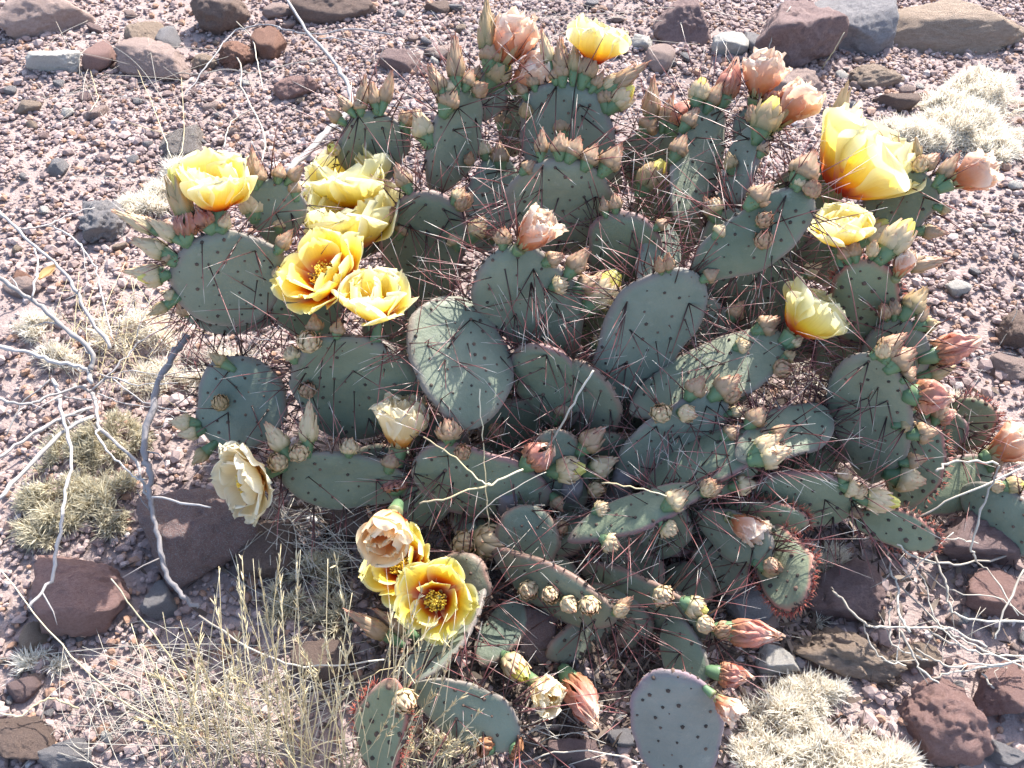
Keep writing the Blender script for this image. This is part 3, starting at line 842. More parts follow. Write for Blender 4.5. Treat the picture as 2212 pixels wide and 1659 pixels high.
def bud_parts(seed, style):
    r = np.random.default_rng(seed)
    zb = {'b': 0.36, 'y': 0.34, 's': 0.30, 'g': 0.5}[style]
    mo = MB()
    mo.add(*lathe([(0.10, -0.03), (0.13, 0.04), (0.175, 0.45 * zb), (0.215, 0.8 * zb), (0.22, zb), (0.16, zb + 0.07)], 12, 0.004, r))
    for _ in range(9):                    # little areoles of the fruit wall
        z = r.uniform(0.1, 0.95) * zb; a = r.uniform(0, 6.28); rad = 0.13 + 0.09 * z / zb
        c = np.array([rad * math.cos(a), rad * math.sin(a), z]); n = np.array([math.cos(a), math.sin(a), 0.2])
        V_, F_, U_ = tube([c - n * 0.01, c + n * 0.02, c + n * 0.05 + [0, 0, 0.03]], [0.02, 0.016, 0.002], 4)
        mo.add(V_, F_, U_ * 0 + [0.5, 1.4])
    ov = mo.mesh('bud')
    mt = MB()
    whorls = {'b': [(0.0, 0.60, 7, 1.0), (0.06, 0.80, 8, 0.95), (0.14, 0.97, 7, 0.85), (0.2, 1.02, 5, 0.6)],
              'y': [(0.0, 0.58, 7, 1.0), (0.06, 0.74, 8, 0.97), (0.12, 0.86, 7, 0.93)],
              's': [(0.0, 0.50, 8, 1.1), (0.06, 0.66, 8, 1.05), (0.12, 0.82, 7, 0.95), (0.2, 0.92, 6, 0.7)],
              'g': [(0.0, 0.72, 6, 0.9), (0.08, 0.9, 6, 0.8), (0.15, 1.0, 5, 0.6)]}[style]
    for wi, (z0, z1, n, rs) in enumerate(whorls):
        for q in range(n):
            az = 2 * math.pi * (q + 0.5 * (wi % 2)) / n + r.normal(0, 0.12)
            ztip = z1 + r.normal(0, 0.03); zs = zb - 0.06 + z0 * 0.8
            rows, cols = 7, 5
            flare = r.uniform(0.0, 0.05) + (0.05 if r.random() < 0.2 else 0) + (0.012 if style == 's' else 0)
            VV = []; UU = []
            for a in range(rows):
                v = a / (rows - 1)
                z = zs + (ztip - zs) * v
                zz = (z - zb) / (1 - zb)
                if style == 'y':
                    rad = rs * (0.235 + 0.07 * math.sin(math.pi * min(1, max(0, zz) * 1.1))) * (1 - 0.55 * max(0, zz) ** 2.0)
                elif style == 's':
                    rad = rs * (0.25 + 0.10 * math.sin(math.pi * min(1, max(0, zz) * 1.1))) * (1 - 0.88 * max(0, zz) ** 1.7)
                else:
                    rad = rs * (0.235 + 0.085 * math.sin(math.pi * min(1, max(0, zz) ** 0.7 * 1.05))) * (1 - 0.92 * max(0, zz) ** 1.25)
                rad += 0.012 * (4 - wi) * 0.5 + flare * v ** 3
                w = (0.10 + 0.055 * math.sin(math.pi * v ** 0.8)) * (1 - v ** 3.0) + 0.004
                for b in range(cols):
                    s = -1 + 2 * b / (cols - 1)
                    ang = s * w / max(rad, 0.05)
                    ang = max(-1.1, min(1.1, ang))
                    rr = rad + 0.022 * (1 - abs(s)) - 0.012 * s * s + r.normal(0, 0.004)
                    VV.append([rr * math.cos(az + ang), rr * math.sin(az + ang), z]); UU.append([abs(s), v])
            mt.add(VV, grid_faces(rows, cols), UU)
    mt.add(*lathe([(0.16, zb), (0.20, zb + 0.15), (0.13, 0.74), (0.05, 0.86), (0.01, 0.92)], 8, 0.006, r))
    tp = mt.mesh('tepals')
    ye = None
    if style == 'y':
        my = MB()
        for q in range(6):
            az = q * 1.1 + r.normal(0, 0.1)
            VV = []; UU = []
            for a in range(7):
                v = a / 6; z = 0.5 + 0.50 * v + r.normal(0, 0.006)
                rad = (0.20 + 0.05 * math.sin(math.pi * v)) * (1 - 0.62 * v ** 1.8)
                for b in range(7):
                    s = -1 + b / 3
                    ang = s * 0.75 * (1 - 0.15 * v)
                    VV.append([(rad - 0.03 * s * (1 - v * .5) + 0.02 * r.normal(0, .25)) * math.cos(az + ang), (rad - 0.03 * s) * math.sin(az + ang), z - 0.05 * abs(s) ** 2]); UU.append([abs(s), v])
            my.add(VV, grid_faces(7, 7), UU)
        ye = my.mesh('bud_petals')
    return ov, tp, ye


PROTO = {k: [bud_parts(40 + 10 * j + q, k) for q in range(4)] for j, k in enumerate('bysg')}
for k in PROTO:
    for ov, tp, ye in PROTO[k]:
        ov.materials.append(M['ovary']); tp.materials.append(M['tepal'])
        if ye: ye.materials.append(M['budyellow'])


def add_bud(bx, by, tx, ty, w, style='b', tone='tepal'):
    p, dpx = anchor(bx, by)
    dep = depth(p)
    tip = at_depth_up(tx, ty, dep)
    ax = tip - p
    lp = np.linalg.norm(ax)
    want = math.hypot(tx - bx, ty - by) * dep / FPX
    if lp > 1.5 * want + 0.02:            # keep it a plausible bud rather than a long stalk
        p = tip - unit(ax) * (1.5 * want + 0.02); lp = 1.5 * want + 0.02
    fore = 0.022 if lp < 0.022 else 0.0
    vw = unit(C3 * S - p)
    ax = ax + vw * (0.18 * lp + fore)
    ax = ax * 1.08
    Lb = np.linalg.norm(ax)
    wb = w * dep / FPX / 0.62 * 1.12
    wb = min(max(wb, 0.42 * Lb), 1.25 * Lb)
    j = random.randrange(4)
    ov, tp, ye = PROTO[style][j]
    o = obj('bud', ov, None, cactus)
    place(o, frame(p - unit(ax) * 0.002, ax, random.uniform(0, 6.28), (wb, wb, Lb)))
    t = obj('tepals', tp, None, o)
    t.material_slots[0].link = 'OBJECT'; t.material_slots[0].material = M[tone]
    if ye: obj('bud_petals', ye, None, o)
    return o


BUDS = """840 230 846 158 28;808 235 803 178 28;733 240 728 204 24;714 276 700 235 26;774 221 788 166 26;986 178 983 84 36;940 206 927 144 34
962 250 981 180 48;1019 182 1036 142 40;1055 144 1067 82 48;1055 209 1096 127 52 y;1043 82 1051 8 38 b g;1204 182 1211 120 34;1262 175 1283 106 40
1231 154 1243 96 32 b g;1195 134 1211 86 34 b;1163 115 1175 86 26 b p;1286 187 1303 156 26;1315 240 1298 178 32;911 317 899 240 46 b p;885 300 868 240 30 b p
860 400 857 357 36;1166 336 1171 281 28;1199 305 1211 240 38;1202 336 1211 288 44;1235 346 1252 298 40;1269 367 1288 314 40;1308 372 1340 316 46
1132 259 1132 223 28 b g;1084 360 1077 305 40;1082 283 1089 233 34;1015 360 1017 329 22;1337 254 1365 185 48 y;1375 238 1411 173 36;1363 187 1387 144 34
1332 190 1345 160 26 y;1382 305 1421 250 46;1416 259 1452 209 32;1481 278 1507 235 34;1490 216 1519 170 40 y;1529 240 1560 178 34;1625 305 1673 214 56 y
1740 288 1749 240 24 g;1790 276 1817 226 26 g;1711 394 1759 329 60;1757 389 1807 374 40;1442 336 1481 293 38;1639 336 1660 307 30;1574 382 1573 330 32 b g
1366 425 1431 351 58 y;1976 355 1979 300 20 g;1983 360 2027 334 34;2036 365 2070 334 32;2032 465 2055 455 26 g;1606 444 1666 399 48;1534 514 1570 483 38 b p
1176 574 1217 550 38;1229 584 1268 540 42;1198 622 1232 608 34 s p;1246 632 1294 600 46;1270 677 1332 593 70 y;1570 699 1604 653 42;1627 715 1683 689 46
986 545 974 494 40 b p;1022 523 1044 470 42 b p;1065 526 1068 490 26 s;1089 530 1087 487 30 s;861 514 883 473 38;842 487 849 449 32
544 374 544 324 30;568 401 565 355 28;606 389 606 353 30;642 434 630 377 28;650 382 654 357 26;690 358 712 318 40 y;606 509 604 463 34 b p
546 490 537 413 48 y;381 444 378 394 44 y;345 509 320 473 32 b p;313 497 292 478 28 b p;318 552 289 518 40 b p;366 574 342 542 42;347 617 299 598 46 y p;301 612 268 586 30 b p
381 655 347 631 36 b p;400 684 388 650 38;369 675 323 680 28 g;678 715 678 679 36;714 737 733 689 46;673 759 671 720 40 s p;623 783 625 742 46 s p
668 854 668 828 30 s;471 874 471 855 28 s g;673 953 668 874 38 b p;606 984 577 917 40 b p;642 994 640 967 38 s p;757 975 757 943 44 s p;847 1020 850 972 38
510 792 455 766 30 g;414 948 366 912 36 b p;410 975 385 940 32 b p;457 979 416 1001 32 g;600 1010 590 985 38 s p
909 907 921 867 38;962 948 969 900 46 s;1055 953 1089 919 48 s;998 991 1000 965 28 s;1190 1020 1262 1012 54 y p;1202 915 1240 857 48;1257 975 1303 927 48;1270 1025 1330 992 48 b p;1275 750 1310 722 50 y p
1474 862 1519 814 46;1543 855 1596 814 48;1431 905 1428 880 42 s p;1459 895 1503 898 36 b p;1580 749 1623 742 42 s p;1608 915 1649 879 46;1560 950 1599 922 42;1623 972 1683 941 42 b p;1613 1003 1704 972 52 b p;1683 783 1719 761 36 g
1880 763 1955 723 40;1909 811 1974 754 48;1991 819 2060 792 38 b g;1923 924 1979 915 36 b g;1957 948 2027 931 42;1952 1003 2000 991 32;1974 703 2029 699 38 g;1940 680 2000 625 48 b g
1845 538 1914 478 46 y;1900 555 1967 480 58 y;1989 562 2032 562 32 b;1977 538 2044 504 30;1799 564 1820 492 38
1284 1059 1308 1056 30 s p;1284 1097 1320 1092 46 s p;1431 1092 1483 1063 52 b p;1587 1047 1635 1047 46 b p;1428 1140 1464 1157 42 s p;1306 1164 1340 1186 42 s p;1411 1284 1450 1299 42 s p;1467 1299 1527 1323 52 y p;1500 1347 1541 1357 38 b p
1625 1220 1700 1240 38 b g;1815 1054 1863 1066 36 b p;1849 1083 1940 1087 46 y;1909 1032 1995 1042 58 b p;2161 1047 2215 1047 36 y
978 1169 1019 1179 46 s p;1036 1157 1094 1179 58 s p;1204 1063 1214 1103 42;1209 1121 1209 1152 42;1137 1265 1150 1290 42 s p;1175 1275 1195 1297 40 s p;1216 1298 1240 1320 38 b p;1262 1303 1276 1325 38 s p
790 1304 785 1342 36;831 1292 826 1328 34;1101 1417 1134 1465 46 y p;869 1503 886 1532 46 s p"""
TONE = {'': 'tepal', 'p': 'tepal_pale', 'g': 'tepal_green'}
for rec in BUDS.replace('\n', ';').split(';'):
    f = rec.split()
    if len(f) < 5: continue
    style = f[5] if len(f) > 5 else 'b'
    tone = f[6] if len(f) > 6 else ''
    if style == 'y' and not tone: tone = 'p' if random.random() < .6 else 'g'
    if style == 'g' and not tone: tone = 'g'
    add_bud(*[float(v) for v in f[:5]], style, TONE[tone])


rb = np.random.default_rng(77)
for pid, n in ((0, 2), (1, 3), (3, 4), (4, 4), (5, 3), (6, 2), (8, 3), (11, 2), (13, 2), (20, 3), (22, 3), (23, 3), (24, 3), (25, 3), (26, 2), (28, 3), (29, 4), (30, 3), (31, 2), (32, 3), (34, 3), (36, 3), (40, 3), (42, 2), (43, 2), (50, 2), (54, 3), (55, 3)):
    P = PADV[PADD == pid]; px, _ = proj(P)
    c = px.mean(0); spc = PADS[pid]; axp = unit(np.array([spc[3] - spc[0], spc[4] - spc[1]]))
    for _ in range(n):
        a = rb.uniform(-1.15, 1.15)
        d = np.array([axp[0] * math.cos(a) - axp[1] * math.sin(a), axp[0] * math.sin(a) + axp[1] * math.cos(a)])
        j = np.argmax((px - c) @ d)
        b0 = px[j]; ln = rb.uniform(26, 50)
        t0 = b0 + unit(d * 0.7 + np.array([0.25, -0.5])) * ln
        add_bud(b0[0], b0[1], t0[0], t0[1], rb.uniform(22, 34), rb.choice(['b', 'b', 'b', 's']), TONE[rb.choice(['', '', '', 'p'])])


# ---- flowers
def petal_mesh(r, L, W, a0, a1, r0, cup, ruffle, crumple=0.0, curl=0.0):
    nv, ns = 16, 13
    v = np.linspace(0, 1, nv)
    al = a0 + (a1 - a0) * v ** 0.9 + curl * np.clip(v - 0.75, 0, 1) * 4
    rr = r0 + np.concatenate([[0], np.cumsum((np.sin(al[1:]) + np.sin(al[:-1])) / 2 * L / (nv - 1))])
    zz = np.concatenate([[0], np.cumsum((np.cos(al[1:]) + np.cos(al[:-1])) / 2 * L / (nv - 1))])
    w = W * (0.20 + 0.80 * np.sin(np.clip(v / 0.72, 0, 1) * math.pi / 2) ** 1.1) * np.sqrt(np.clip(1 - np.clip((v - 0.70) / 0.315, 0, 1) ** 2, 0, 1))
    s = np.linspace(-1, 1, ns)
    f1, f2, f3 = r.uniform(0, 6.28, 3)
    Vv, Sv = np.meshgrid(v, s, indexing='ij')
    lat = w[:, None] * s[None]
    inward = cup * w[:, None] * s[None] ** 2
    ruf = ruffle * L * (np.sin(9 * Vv + 3 * Sv + f1) * np.abs(Sv) ** 2 + 0.7 * np.sin(6 * Sv + f2) * Vv ** 3 + 0.5 * np.sin(13 * Sv + 5 * Vv + f3) * Vv ** 5)
    ruf += r.normal(0, 0.7, Vv.shape) * crumple * L * (0.3 + Vv)
    ruf += 0.012 * L * np.sin(17 * Sv + f1 + 2 * Vv) * (0.2 + Vv) * (1 - 0.5 * np.abs(Sv))
    tipx = 0.07 * L * np.exp(-(Sv / 0.22) ** 2) * Vv ** 8 + 0.03 * L * np.sin(11 * Sv + f3) * Vv ** 10
    nr, nz = np.cos(al)[:, None], -np.sin(al)[:, None]
    tr, tz = np.sin(al)[:, None], np.cos(al)[:, None]
    rad = rr[:, None] - nr * inward + nr * ruf + tr * tipx
    z = zz[:, None] - nz * inward + nz * ruf + tz * tipx
    V = np.stack([rad, lat, z], -1).reshape(-1, 3)
    U = np.stack([np.abs(Sv), Vv + 0.10 * (np.abs(Sv) ** 3) * (Vv > 0.3)], -1).reshape(-1, 2)
    return mesh('petal', V, grid_faces(nv, ns), U)


FL = {  # whorls: count, length, half width, start angle, end angle, cup
    'cup': [(4, .95, .66, 58, 18, .26), (4, 1.0, .66, 46, 6, .28), (2, .84, .52, 34, -2, .32)],
    'open': [(5, 1.0, .50, 74, 50, .2), (5, .98, .50, 62, 32, .24), (3, .82, .44, 48, 16, .28)],
    'wide': [(5, 1.0, .48, 80, 64, .16), (5, .95, .48, 68, 44, .2), (3, .75, .40, 54, 26, .25)],
    'globe': [(4, .92, .64, 68, 8, .36), (3, 1.0, .72, 58, -4, .36), (3, .84, .54, 44, -10, .4)],
    'furled': [(4, .80, .38, 38, 2, .5), (4, .95, .40, 30, -8, .55), (3, .86, .32, 20, -12, .6)],
    'closed': [(4, .85, .42, 44, 6, .45), (4, 1.0, .44, 38, -4, .5), (3, .92, .36, 26, -8, .55)],
}


def add_flower(bx, by, cx, cy, lpx, form, tone, tilt, name='flower', ruffle=0.035, crumple=0.0, label=None, lift=0.0, ovlen=0.30):
    r = np.random.default_rng(int(bx * 7 + by))
    p, _ = anchor(bx, by)
    dep = depth(p)
    tgt = at_depth_up(cx, cy, dep)
    vw = unit(C3 * S - p)
    img = tgt - p
    ax = unit(img / (np.linalg.norm(img) + 1e-9) + vw * tilt)
    Lm = lpx * dep / FPX
    # the cup's foot sits so that its opening centres on the given spot
    foot = tgt - unit(img) * 0.0 - ax * Lm * 0.45 + vw * (0.015 + lift)
    ovl = max(0.012, min(0.035, np.linalg.norm(foot - p)))
    mo = MB()
    base = foot - ax * 0.004
    pv = base - unit(base - p) * ovl if np.linalg.norm(base - p) > ovl else p
    P = smooth_path([pv, 0.5 * (pv + base), base], 4)
    V_, F_, U_ = tube(P, np.linspace(0.20, 0.30, len(P)) * Lm * 0.55, 10)
    mo.add(V_ - CB, F_, U_)
    o = obj(name, mo.mesh(name), M['ovary'], cactus)
    if label: o['label'] = label
    Fx = Matrix.Translation(Vector((-CB).tolist())) @ frame(foot, ax)
    for wi, (n, l, w, a0, a1, cup) in enumerate(FL[form]):
        ph0 = r.uniform(0, 6.28)
        for q in range(n):
            az = ph0 + 2 * math.pi * q / n + r.normal(0, 0.13)
            me = petal_mesh(r, Lm * l * r.uniform(0.92, 1.06), Lm * w * r.uniform(0.9, 1.1), math.radians(a0 + r.normal(0, 5)), math.radians(a1 + r.normal(0, 9)),
                            Lm * (0.13 - 0.025 * wi), cup, ruffle * r.uniform(.7, 1.3), crumple, r.normal(0, 0.12))
            t = obj('petal', me, M[tone], o)
            t.matrix_basis = Fx @ Matrix.Rotation(az, 4, 'Z')
    mb = MB()                            # outer brown-green scales under the cup
    for q in range(7):
        az = q * 0.9 + r.normal(0, 0.1)
        me_r = np.array([[(0.13 + 0.18 * v) * math.cos(az + s * 0.35 * (1 - v ** 2)), (0.13 + 0.18 * v) * math.sin(az + s * 0.35 * (1 - v ** 2)), -0.05 + 0.42 * v] for v in np.linspace(0, 1, 5) for s in (-1, 0, 1)]) * Lm
        mb.add(me_r, grid_faces(5, 3), [[abs(s), v] for v in np.linspace(0, 1, 5) for s in (-1, 0, 1)])
    t = obj('scales', mb.mesh('scales'), M['tepal_green'], o); t.matrix_basis = Fx
    if form in ('open', 'wide', 'cup'):
        mb = MB()
        for _ in range(150 if form != 'cup' else 70):
            a = r.uniform(0, 6.28); rad = r.uniform(0.03, 0.20) * Lm; h = r.uniform(0.26, 0.46) * Lm
            tip = np.array([rad * 1.3 * math.cos(a + .4), rad * 1.3 * math.sin(a + .4), h])
            V_, F_, U_ = tube([[0.6 * rad * math.cos(a), 0.6 * rad * math.sin(a), 0.02 * Lm], tip * [1, 1, .9]], [0.0004, 0.0003], 3)
            mb.add(V_, F_, U_ * 0.5)
            k = ico_v * [0.0013, 0.0010, 0.0013] + tip
            mb.add(k, ico_f, np.tile([[0.5, 0.6 + 0.4 * r.random()]], (12, 1)))
        s_ = obj('stamens', mb.mesh('stamens'), M['stamen'], o); s_.matrix_basis = Fx
        tag(s_, kind='stuff')
        mb = MB()
        V_, F_, U_ = tube([[0, 0, 0], [0, 0, .3 * Lm], [0, 0, .52 * Lm]], [0.0018, 0.0016, 0.0014], 6)
        mb.add(V_, F_, U_)
        for q in range(7):
            a = q * 0.9
            V_, F_, U_ = tube([[0, 0, .51 * Lm], [0.0022 * math.cos(a), 0.0022 * math.sin(a), .53 * Lm], [0.0035 * math.cos(a), 0.0035 * math.sin(a), .56 * Lm]], [0.0010, 0.0011, 0.0007], 5)
            mb.add(V_, F_, U_)
        s_ = obj('stigma', mb.mesh('stigma'), M['stamen'], o); s_.matrix_basis = Fx
    return o


FLOWERS = [
    (478, 495, 465, 402, 120, 'cup', 'yellow', .7, 'flower', 'pale yellow cup flower at the far left'),
    (770, 480, 757, 392, 132, 'cup', 'yellow', .7, 'flower', 'topmost of the three stacked yellow flowers'),
    (770, 590, 752, 476, 146, 'cup', 'yellow', .85, 'flower', 'middle of the three stacked yellow flowers'),
    (745, 640, 694, 588, 109, 'open', 'flame', 1.1, 'flower', 'open yellow flower with red throat and stamens'),
    (818, 735, 806, 648, 107, 'cup', 'yellow', .9, 'flower', 'yellow cup flower below the stack of three'),
    (1285, 170, 1292, 92, 95, 'cup', 'yellow', .45, 'flower', 'yellow flower at the very back of the plant'),
    (1790, 420, 1858, 352, 168, 'globe', 'yellow', .5, 'flower', 'largest yellow globe-shaped flower at upper right'),
    (1800, 580, 1822, 494, 90, 'cup', 'yellow', .7, 'flower', 'yellow flower just below the largest one'),
    (1690, 735, 1750, 676, 120, 'globe', 'yellow', .35, 'flower', 'orange-yellow flower left of the young green pad'),
    (866, 1005, 868, 914, 122, 'closed', 'cream', .45, 'flower', 'pale peach flower with pointed petals'),
    (612, 1008, 524, 1044, 98, 'open', 'cream', .9, 'flower', 'cream flower drooping over the lichen rock'),
    (875, 1055, 842, 1136, 108, 'closed', 'peach', 1.5, 'flower', 'peach flower with a dark red throat'),
    (905, 1262, 858, 1218, 90, 'open', 'flame', 1.3, 'flower', 'yellow flower pressed under the peach one'),
    (905, 1262, 940, 1298, 84, 'wide', 'flame', 2.0, 'flower', 'wide open yellow flower with red centre near the front'),
    (1080, 165, 1108, 82, 121, 'furled', 'salmon', .3, 'wilted_flower', 'big pinkish peach wilting flower at the back'),
    (1108, 205, 1148, 162, 95, 'furled', 'salmon', .3, 'wilted_flower', 'orange wilting flower below the big pinkish one'),
    (2120, 985, 2185, 960, 100, 'furled', 'salmon', .4, 'wilted_flower', 'wilting peach flower cut by the right edge'),
    (1118, 556, 1156, 500, 98, 'furled', 'salmon', .35, 'wilted_flower', 'peach wilting flower at the middle of the plant'),
    (1610, 222, 1648, 162, 100, 'furled', 'salmon', .25, 'wilted_flower', 'wilting peach flower in the back right row'),
    (1680, 285, 1716, 226, 106, 'furled', 'salmon', .25, 'wilted_flower', 'wilting orange flower at the end of the back right row'),
    (2055, 415, 2106, 374, 100, 'furled', 'salmon', .3, 'wilted_flower', 'wilting orange flower beside the upper right tuft'),
    (1929, 605, 1952, 570, 63, 'furled', 'salmon', .3, 'wilted_flower', None),
    (1140, 1440, 1178, 1494, 87, 'furled', 'cream', .8, 'wilted_flower', 'pale blush wilting flower over the dark soil'),
    (1560, 1115, 1615, 1140, 84, 'furled', 'salmon', .4, 'wilted_flower', 'withered orange flower under the red-tipped pad'),
    (1530, 1488, 1572, 1528, 66, 'furled', 'salmon', .4, 'wilted_flower', None),
]
for (bx, by, cx, cy, lp, form, tone, tilt, nm, lab) in FLOWERS:
    add_flower(bx, by, cx, cy, lp, form, tone, tilt, nm, ruffle=(0.075 if tone == 'cream' else 0.042) if nm == 'flower' else 0.06, crumple=0.0 if nm == 'flower' else 0.03, label=lab,
               lift={(905, 1262): 0.02 if form == 'open' else 0.045, (875, 1055): 0.12, (745, 640): 0.07, (770, 590): 0.045, (1790, 420): 0.06}.get((bx, by), 0.0))


# dried, shrivelled flowers: twisted petals collapsed into a cone
def add_dried(bx, by, tx, ty, w, tone='pink'):
    r = np.random.default_rng(int(bx * 3 + by * 5))
    p, _ = anchor(bx, by)
    dep = depth(p); tip = at_depth_up(tx, ty, dep); vw = unit(C3 * S - p)
    ax = tip - p
    if np.linalg.norm(ax) > 0.085: p = tip - unit(ax) * 0.085; ax = tip - p
    ax = ax + vw * 0.2 * np.linalg.norm(ax)
    Lb = np.linalg.norm(ax); wb = w * dep / FPX / 0.5
    mo = MB()
    mo.add(*lathe([(0.09, -0.03), (0.13, 0.05), (0.18, 0.2), (0.19, 0.32)], 10, 0.004, r))
    o = obj('wilted_flower', mo.mesh('wilted_flower'), M['ovary'], cactus)
    place(o, frame(p, ax, r.uniform(0, 6.28), (wb, wb, Lb)))
    for q in range(9):
        VV = []; UU = []
        az0 = q * 0.7 + r.normal(0, 0.15); tw = r.uniform(-0.9, 0.9)
        zt = r.uniform(0.72, 1.05); fo = r.uniform(0, 6.28)
        for a in range(10):
            v = a / 9; z = 0.26 + (zt - 0.26) * v
            rad = 0.18 + 0.08 * math.sin(math.pi * v * 1.1) - 0.10 * v ** 2 + r.normal(0, 0.008)
            for b in range(7):
                s = -1 + b / 3
                ang = az0 + tw * v + s * (0.55 + 0.15 * math.sin(7 * v + fo))
                fold = 0.05 * math.sin(5 * s + fo + 4 * v) + r.normal(0, 0.012)
                VV.append([(rad + fold) * math.cos(ang), (rad + fold) * math.sin(ang), z + 0.05 * math.sin(4 * s + fo) * v]); UU.append([abs(s), v])
        obj('petal', mesh('petal', VV, grid_faces(10, 7), UU), M[tone], o)
    return o


for rec in [(1440, 285, 1495, 220, 58), (1579, 214, 1591, 129, 48), (1642, 235, 1682, 195, 48), (385, 523, 398, 446, 46), (472, 492, 420, 448, 46), (1132, 1002, 1190, 964, 60),
            (1985, 778, 2112, 733, 56), (1947, 862, 2055, 858, 66), (2017, 897, 2063, 893, 36), (858, 1070, 849, 1026, 56), (1575, 1350, 1687, 1378, 54), (1545, 1440, 1629, 1470, 48),
            (1226, 1500, 1290, 1562, 62), (1034, 1655, 1034, 1600, 44, 'dead'), (1125, 1672, 1127, 1625, 44, 'dead')]:
    add_dried(*rec)

# dark plant litter under the pads, spread forward; its colour stands in for shade
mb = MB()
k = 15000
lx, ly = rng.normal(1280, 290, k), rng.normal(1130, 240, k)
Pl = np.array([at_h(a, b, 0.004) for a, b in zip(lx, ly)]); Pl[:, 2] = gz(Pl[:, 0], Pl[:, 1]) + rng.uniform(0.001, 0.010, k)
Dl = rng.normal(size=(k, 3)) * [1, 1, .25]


def blades(P, D, Ln, Wd, bend, mb, u0=None):
    n = len(P)
    D = D / (np.linalg.norm(D, axis=1)[:, None] + 1e-9)
    side = np.cross(D, rng.normal(size=(n, 3))); side /= np.linalg.norm(side, axis=1)[:, None] + 1e-9
    rows = []
    for x, wv in ((0, .8), (0.4, 1.0), (0.75, 0.65)):
        c = P + D * (Ln * x)[:, None] + bend * (x * x)
        rows += [c - side * (Wd * wv)[:, None], c + side * (Wd * wv)[:, None]]
    rows.append(P + D * Ln[:, None] + bend)
    V = np.stack(rows, 1)
    base = (np.arange(n) * 7)[:, None]
    q = np.concatenate([base + [0, 1, 3, 2], base + [2, 3, 5, 4]]); t = base + [4, 5, 6]
    uu = rng.random(n) if u0 is None else u0
    vv = np.array([0, 0, .4, .4, .75, .75, 1.0])
    U = np.stack([np.repeat(uu[:, None], 7, 1), np.clip(vv[None] + rng.normal(0, .12, (n, 1)), 0, 1)], -1)
    mb.add(V.reshape(-1, 3), [q, t], U.reshape(-1, 2))


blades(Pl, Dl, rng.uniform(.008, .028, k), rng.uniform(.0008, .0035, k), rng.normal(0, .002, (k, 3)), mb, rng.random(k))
M['litter'] = solid_mat('litter_and_shade', [(0, (0.045, 0.032, 0.026)), (0.6, (0.10, 0.070, 0.055)), (1, (0.24, 0.19, 0.15))], axis='u', rough=0.9)
tag(obj('litter_and_shade', mb.mesh('litter_and_shade'), M['litter']), 'dark dead plant litter on the soil under the cactus, partly standing in for shade', 'litter', kind='stuff')

# ------------------------------------------------------------------ pale fluff grass tufts
def fluff(label, lobes, mat='fluff', dens=1.0, bl=0.0155, name='fluff_grass', group='pale fluff grass tufts'):
    mb = MB()
    first = None
    for (x, y, w, h) in lobes:            # each lobe is a low dome of starry leaf bundles
        g0 = at_h(x, y, 0.03)
        mpp = depth(g0) / FPX
        rx, ry, rz = w / 2 * mpp, h / 2 * mpp * 1.15, min(w, h) * 0.36 * mpp
        g0[2] = gz(g0[0], g0[1])
        if first is None: first = g0
        n = int(dens * (110 + 48000 * rx * ry))
        ncl = max(7, int(n / 9)); ca = rng.uniform(0, 6.28, ncl); cq = rng.random(ncl) ** 0.5
        pick = rng.integers(0, ncl, n)
        px = (cq * np.cos(ca))[pick] + rng.normal(0, .11, n); py = (cq * np.sin(ca))[pick] + rng.normal(0, .11, n)
        q = np.minimum(1, np.hypot(px, py))
        hz = (np.sqrt(np.clip(1 - q * q, 0.02, 1)) * rng.uniform(0.45, 1.15, ncl)[pick]) * rng.uniform(0.45, 1.0, n)
        lump = 1 + 0.25 * np.sin(5 * px + x) * np.cos(6 * py + y)
        Cc = np.stack([g0[0] + rx * px * lump, g0[1] + ry * py * lump, g0[2] + rz * hz * lump], -1)
        dirn = np.stack([px, py, hz + 0.35], -1)
        k = 11
        Cb = np.repeat(Cc, k, 0); Db = np.repeat(dirn, k, 0) + rng.normal(0, 0.95, (n * k, 3))
        blades(Cb + rng.normal(0, 0.002, Cb.shape), Db, bl * rng.uniform(0.35, 1.0, n * k) ** 1.0 * np.repeat(rng.uniform(0.8, 1.75, ncl)[pick], k), np.full(n * k, 0.00068), rng.normal(0, 0.003, (n * k, 3)), mb)
        ns = max(20, n // 5)              # wiry stems from the root to the bundles
        idx = rng.choice(n, ns)
        root = g0 + rng.normal(0, 0.25, (ns, 3)) * [rx, ry, 0]
        dv = Cc[idx] - root
        blades(root, dv, np.linalg.norm(dv, axis=1), np.full(ns, 0.0006), np.zeros((ns, 3)), mb)
    me = mb.mesh(name)
    me.transform(Matrix.Translation(Vector((-first).tolist())))
    o = obj(name, me, M[mat], loc=first)
    tag(o, label, 'grass', group)
    return o


fluff('large cream fluff grass tuft at the upper right beside the biggest flower', [(2125, 190, 130, 120), (1985, 285, 130, 100), (2095, 265, 180, 120), (2150, 300, 90, 90), (2060, 215, 110, 80)], dens=2.5)
fluff('large cream fluff grass tuft at the bottom right', [(1700, 1560, 170, 130), (1770, 1500, 120, 80), (1820, 1640, 260, 130), (1650, 1650, 140, 100), (1930, 1650, 130, 80)], dens=1.7)
fluff('grey-tan fluff grass tuft under the dead shrub', [(120, 1060, 170, 130), (210, 1080, 130, 140), (230, 930, 140, 130), (150, 960, 120, 100), (100, 1130, 130, 80)], 'fluff_shaded')
fluff('white fluff grass tuft behind the left yellow flower', [(385, 350, 70, 70), (300, 428, 100, 60), (350, 400, 70, 60)], dens=1.6)
fluff('shaded grey fluff grass tuft right of the lichen rock', [(690, 1235, 150, 110), (620, 1290, 110, 90), (720, 1310, 120, 70)], 'fluff_shaded', dens=.55)
